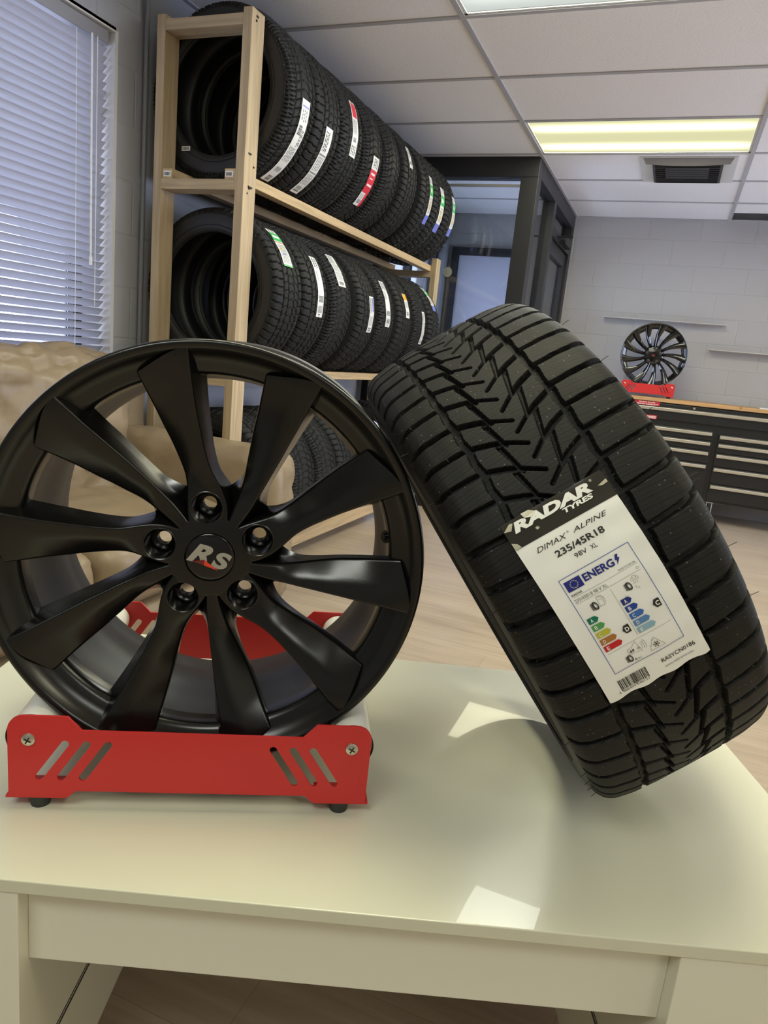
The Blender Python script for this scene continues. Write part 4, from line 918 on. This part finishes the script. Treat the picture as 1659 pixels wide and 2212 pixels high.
while x_ < -15.6:
    w_ = r_.choice([.35, .6, 1.0]); bc.rect(x_, min(x_+w_, -15.4), 1018.8, 1030.4 if (x_ > -43.8 and not (-31.2 < x_ < -29.8)) else 1031.6); x_ += w_+r_.choice([.4, .6, .9])
bc.done('barcode', 'ink', lab)
bk_.text('8', -48.4, -46.8, 1031.0, 1033.4).text('886459', -44.0, -31.2, 1031.0, 1033.4).text('546151', -29.8, -16.6, 1031.0, 1033.4)
bk_.done('black_print', 'ink', lab)
gy = PR().text('RASYCN0186', 9.0, 26.6, 921.2, 923.2).text('235/45R18 98 V XL', -40.3, -6.8, 926.6, 930.0).text('C1', 23.6, 26.6, 927.0, 929.2).text('dB', -13.6, -10.4, 996.2, 998.6).text('BC', -16.8, -12.6, 1006.2, 1008.2).text('www.radartyres.com', 1.6, 32.2, 1027.6, 1031.2)
gy.line((-40, 924.6), (27, 924.2), .25).line((-40, 931.3), (26.8, 930.9), .25).line((-6.6, 933), (-6.4, 986), .25).line((-40, 988.6), (27.2, 988.2), .25)
pu = [(-22.2, 933.5), (-17.4, 933.5), (-17.4, 943.3), (-22.2, 943.3)]
for a_, b_ in zip(pu, pu[1:]+pu[:1]): gy.line(a_, b_, .3)
gy.line((-21.4, 934.6), (-18.2, 934.6), .25).line((-21.4, 937), (-18.2, 937), .25).line((-17.4, 935), (-15.8, 936.5), .3).line((-15.8, 936.5), (-15.8, 941.5), .3)
for c_, ra in (((15.2, 935.6), 1.7), ((17.6, 934.4), 2.1), ((19.8, 935.8), 1.6)): gy.ring(c_, ra, ra*.9, .28, 0, 180, 380)
gy.line((13.6, 936.6), (21.2, 936.9), .28)
for k in range(3): gy.line((15.4+k*1.8, 938), (15.0+k*1.8, 940.2), .3)
gy.ring((15.2, 943.4), .8, 1.2, .25).ring((17.2, 945.2), .7, 1.0, .25).ring((2.2, 947.0), .8, 1.1, .25).ring((4.4, 948.4), .7, .9, .25)
spk = [(-22.5, 994.0), (-17.5, 993.6), (-12.6, 989.6), (-9.6, 1001.6), (-16.6, 1000.0), (-21.8, 1000.4)]
for a_, b_ in zip(spk, spk[1:]+spk[:1]): gy.line(a_, b_, .3)
for k in range(3): gy.ring((-12, 996.2), 4.2+k*2.0, 5.0+k*1.6, .35, 0, -38, 38, 8)
mt3 = [(-2.8, 1006.8), (-1.6, 1001.2), (-.6, 1002.4), (2.2, 996.0), (3.2, 997.6), (4.4, 994.4), (12.2, 1006.6)]
for a_, b_ in zip(mt3, mt3[1:]+mt3[:1]): gy.line(a_, b_, .3)
gy.done('grey_print', 'grey', lab)
sn = PR()
for k in range(3):
    a = R(60*k+15); sn.line((4.4-3.2*math.cos(a), 1002.4-3.2*math.sin(a)), (4.4+3.2*math.cos(a), 1002.4+3.2*math.sin(a)), .5)
    for s in (-1, 1):
        cx_, cy_ = 4.4+s*2.1*math.cos(a), 1002.4+s*2.1*math.sin(a)
        for b in (R(50), R(-50)): sn.line((cx_, cy_), (cx_+s*1.2*math.cos(a+b), cy_+s*1.2*math.sin(a+b)), .4)
sn.done('snowflake', 'ink', lab)
fr_ = PR(); c4 = [(-43.0, 904.4), (30.0, 903.6), (30.4, 1010.2), (-43.0, 1010.4)]
for a_, b_ in zip(c4, c4[1:]+c4[:1]): fr_.line(a_, b_, .55)
fr_.done('blue_border', 'blue_line', lab)
nv_ = PR().text('ENERG', -22.2, 9.4, 909.0, 916.6, bold=.03).poly([(13.6, 907.6), (16.2, 908.0), (14.6, 911.2), (16.4, 911.6), (11.2, 917.4), (12.8, 913.0), (11.2, 912.4)]); nv_.done('navy_print', 'navy', lab)
PR().rect(-40.4, -24.2, 908.2, 918.6).done('flag_panel', 'navy', lab)
stz = PR()
for k in range(12):
    a = 2*PI*k/12; c_ = (-32.3+3.6*math.cos(a), 913.4+3.6*math.sin(a)); stz.poly([(c_[0]+(.75 if i % 2 == 0 else .32)*math.sin(PI*i/5), c_[1]-(.75 if i % 2 == 0 else .32)*math.cos(PI*i/5)) for i in range(10)], .0010)
stz.done('flag_stars', 'gold', lab)
for i, (mt_, ch) in enumerate(zip(['a1', 'a2', 'a3', 'a4', 'a5'], 'ABCDE')):
    v0 = 948.4+7.83*i; w_ = 10.6+2.0*i; a_ = PR().poly([(-40, v0), (-40+w_-2.6, v0), (-40+w_, v0+3.0), (-40+w_-2.6, v0+6.1), (-40, v0+6.1)]).done('grade_arrow', mt_, lab)
    PR().text(ch, -37.6, -35.0, v0+1.2, v0+4.9, bold=.015, off=.0011).done('grade_letter', 'print_white', lab)
for i, (mt_, ch) in enumerate(zip(['b1', 'b2', 'b3', 'b4', 'b5'], 'ABCDE')):
    v0 = 947.6+7.83*i; w_ = 10.2+2.05*i; a_ = PR().poly([(-4.3, v0), (-4.3+w_-2.6, v0), (-4.3+w_, v0+3.0), (-4.3+w_-2.6, v0+6.1), (-4.3, v0+6.1)]).done('grade_arrow', mt_, lab)
    PR().text(ch, -1.9, .7, v0+1.2, v0+4.9, bold=.015, off=.0011).done('grade_letter', 'print_white', lab)
for (ua, va, ch) in ((-16.8, 970.4, 'D'), (19.4, 961.9, 'C')):
    PR().poly([(ua, va+4.2), (ua+2.6, va), (ua+7.6, va), (ua+7.6, va+8.4), (ua+2.6, va+8.4)]).done('rating_tag', 'ink', lab); PR().text(ch, ua+2.6, ua+6.4, va+2.0, va+6.6, bold=.03, off=.0011).done('grade_letter', 'print_white', lab)
tag(ht, 'winter tyre with a white rating label, leaning against the black wheel', 'tyre')
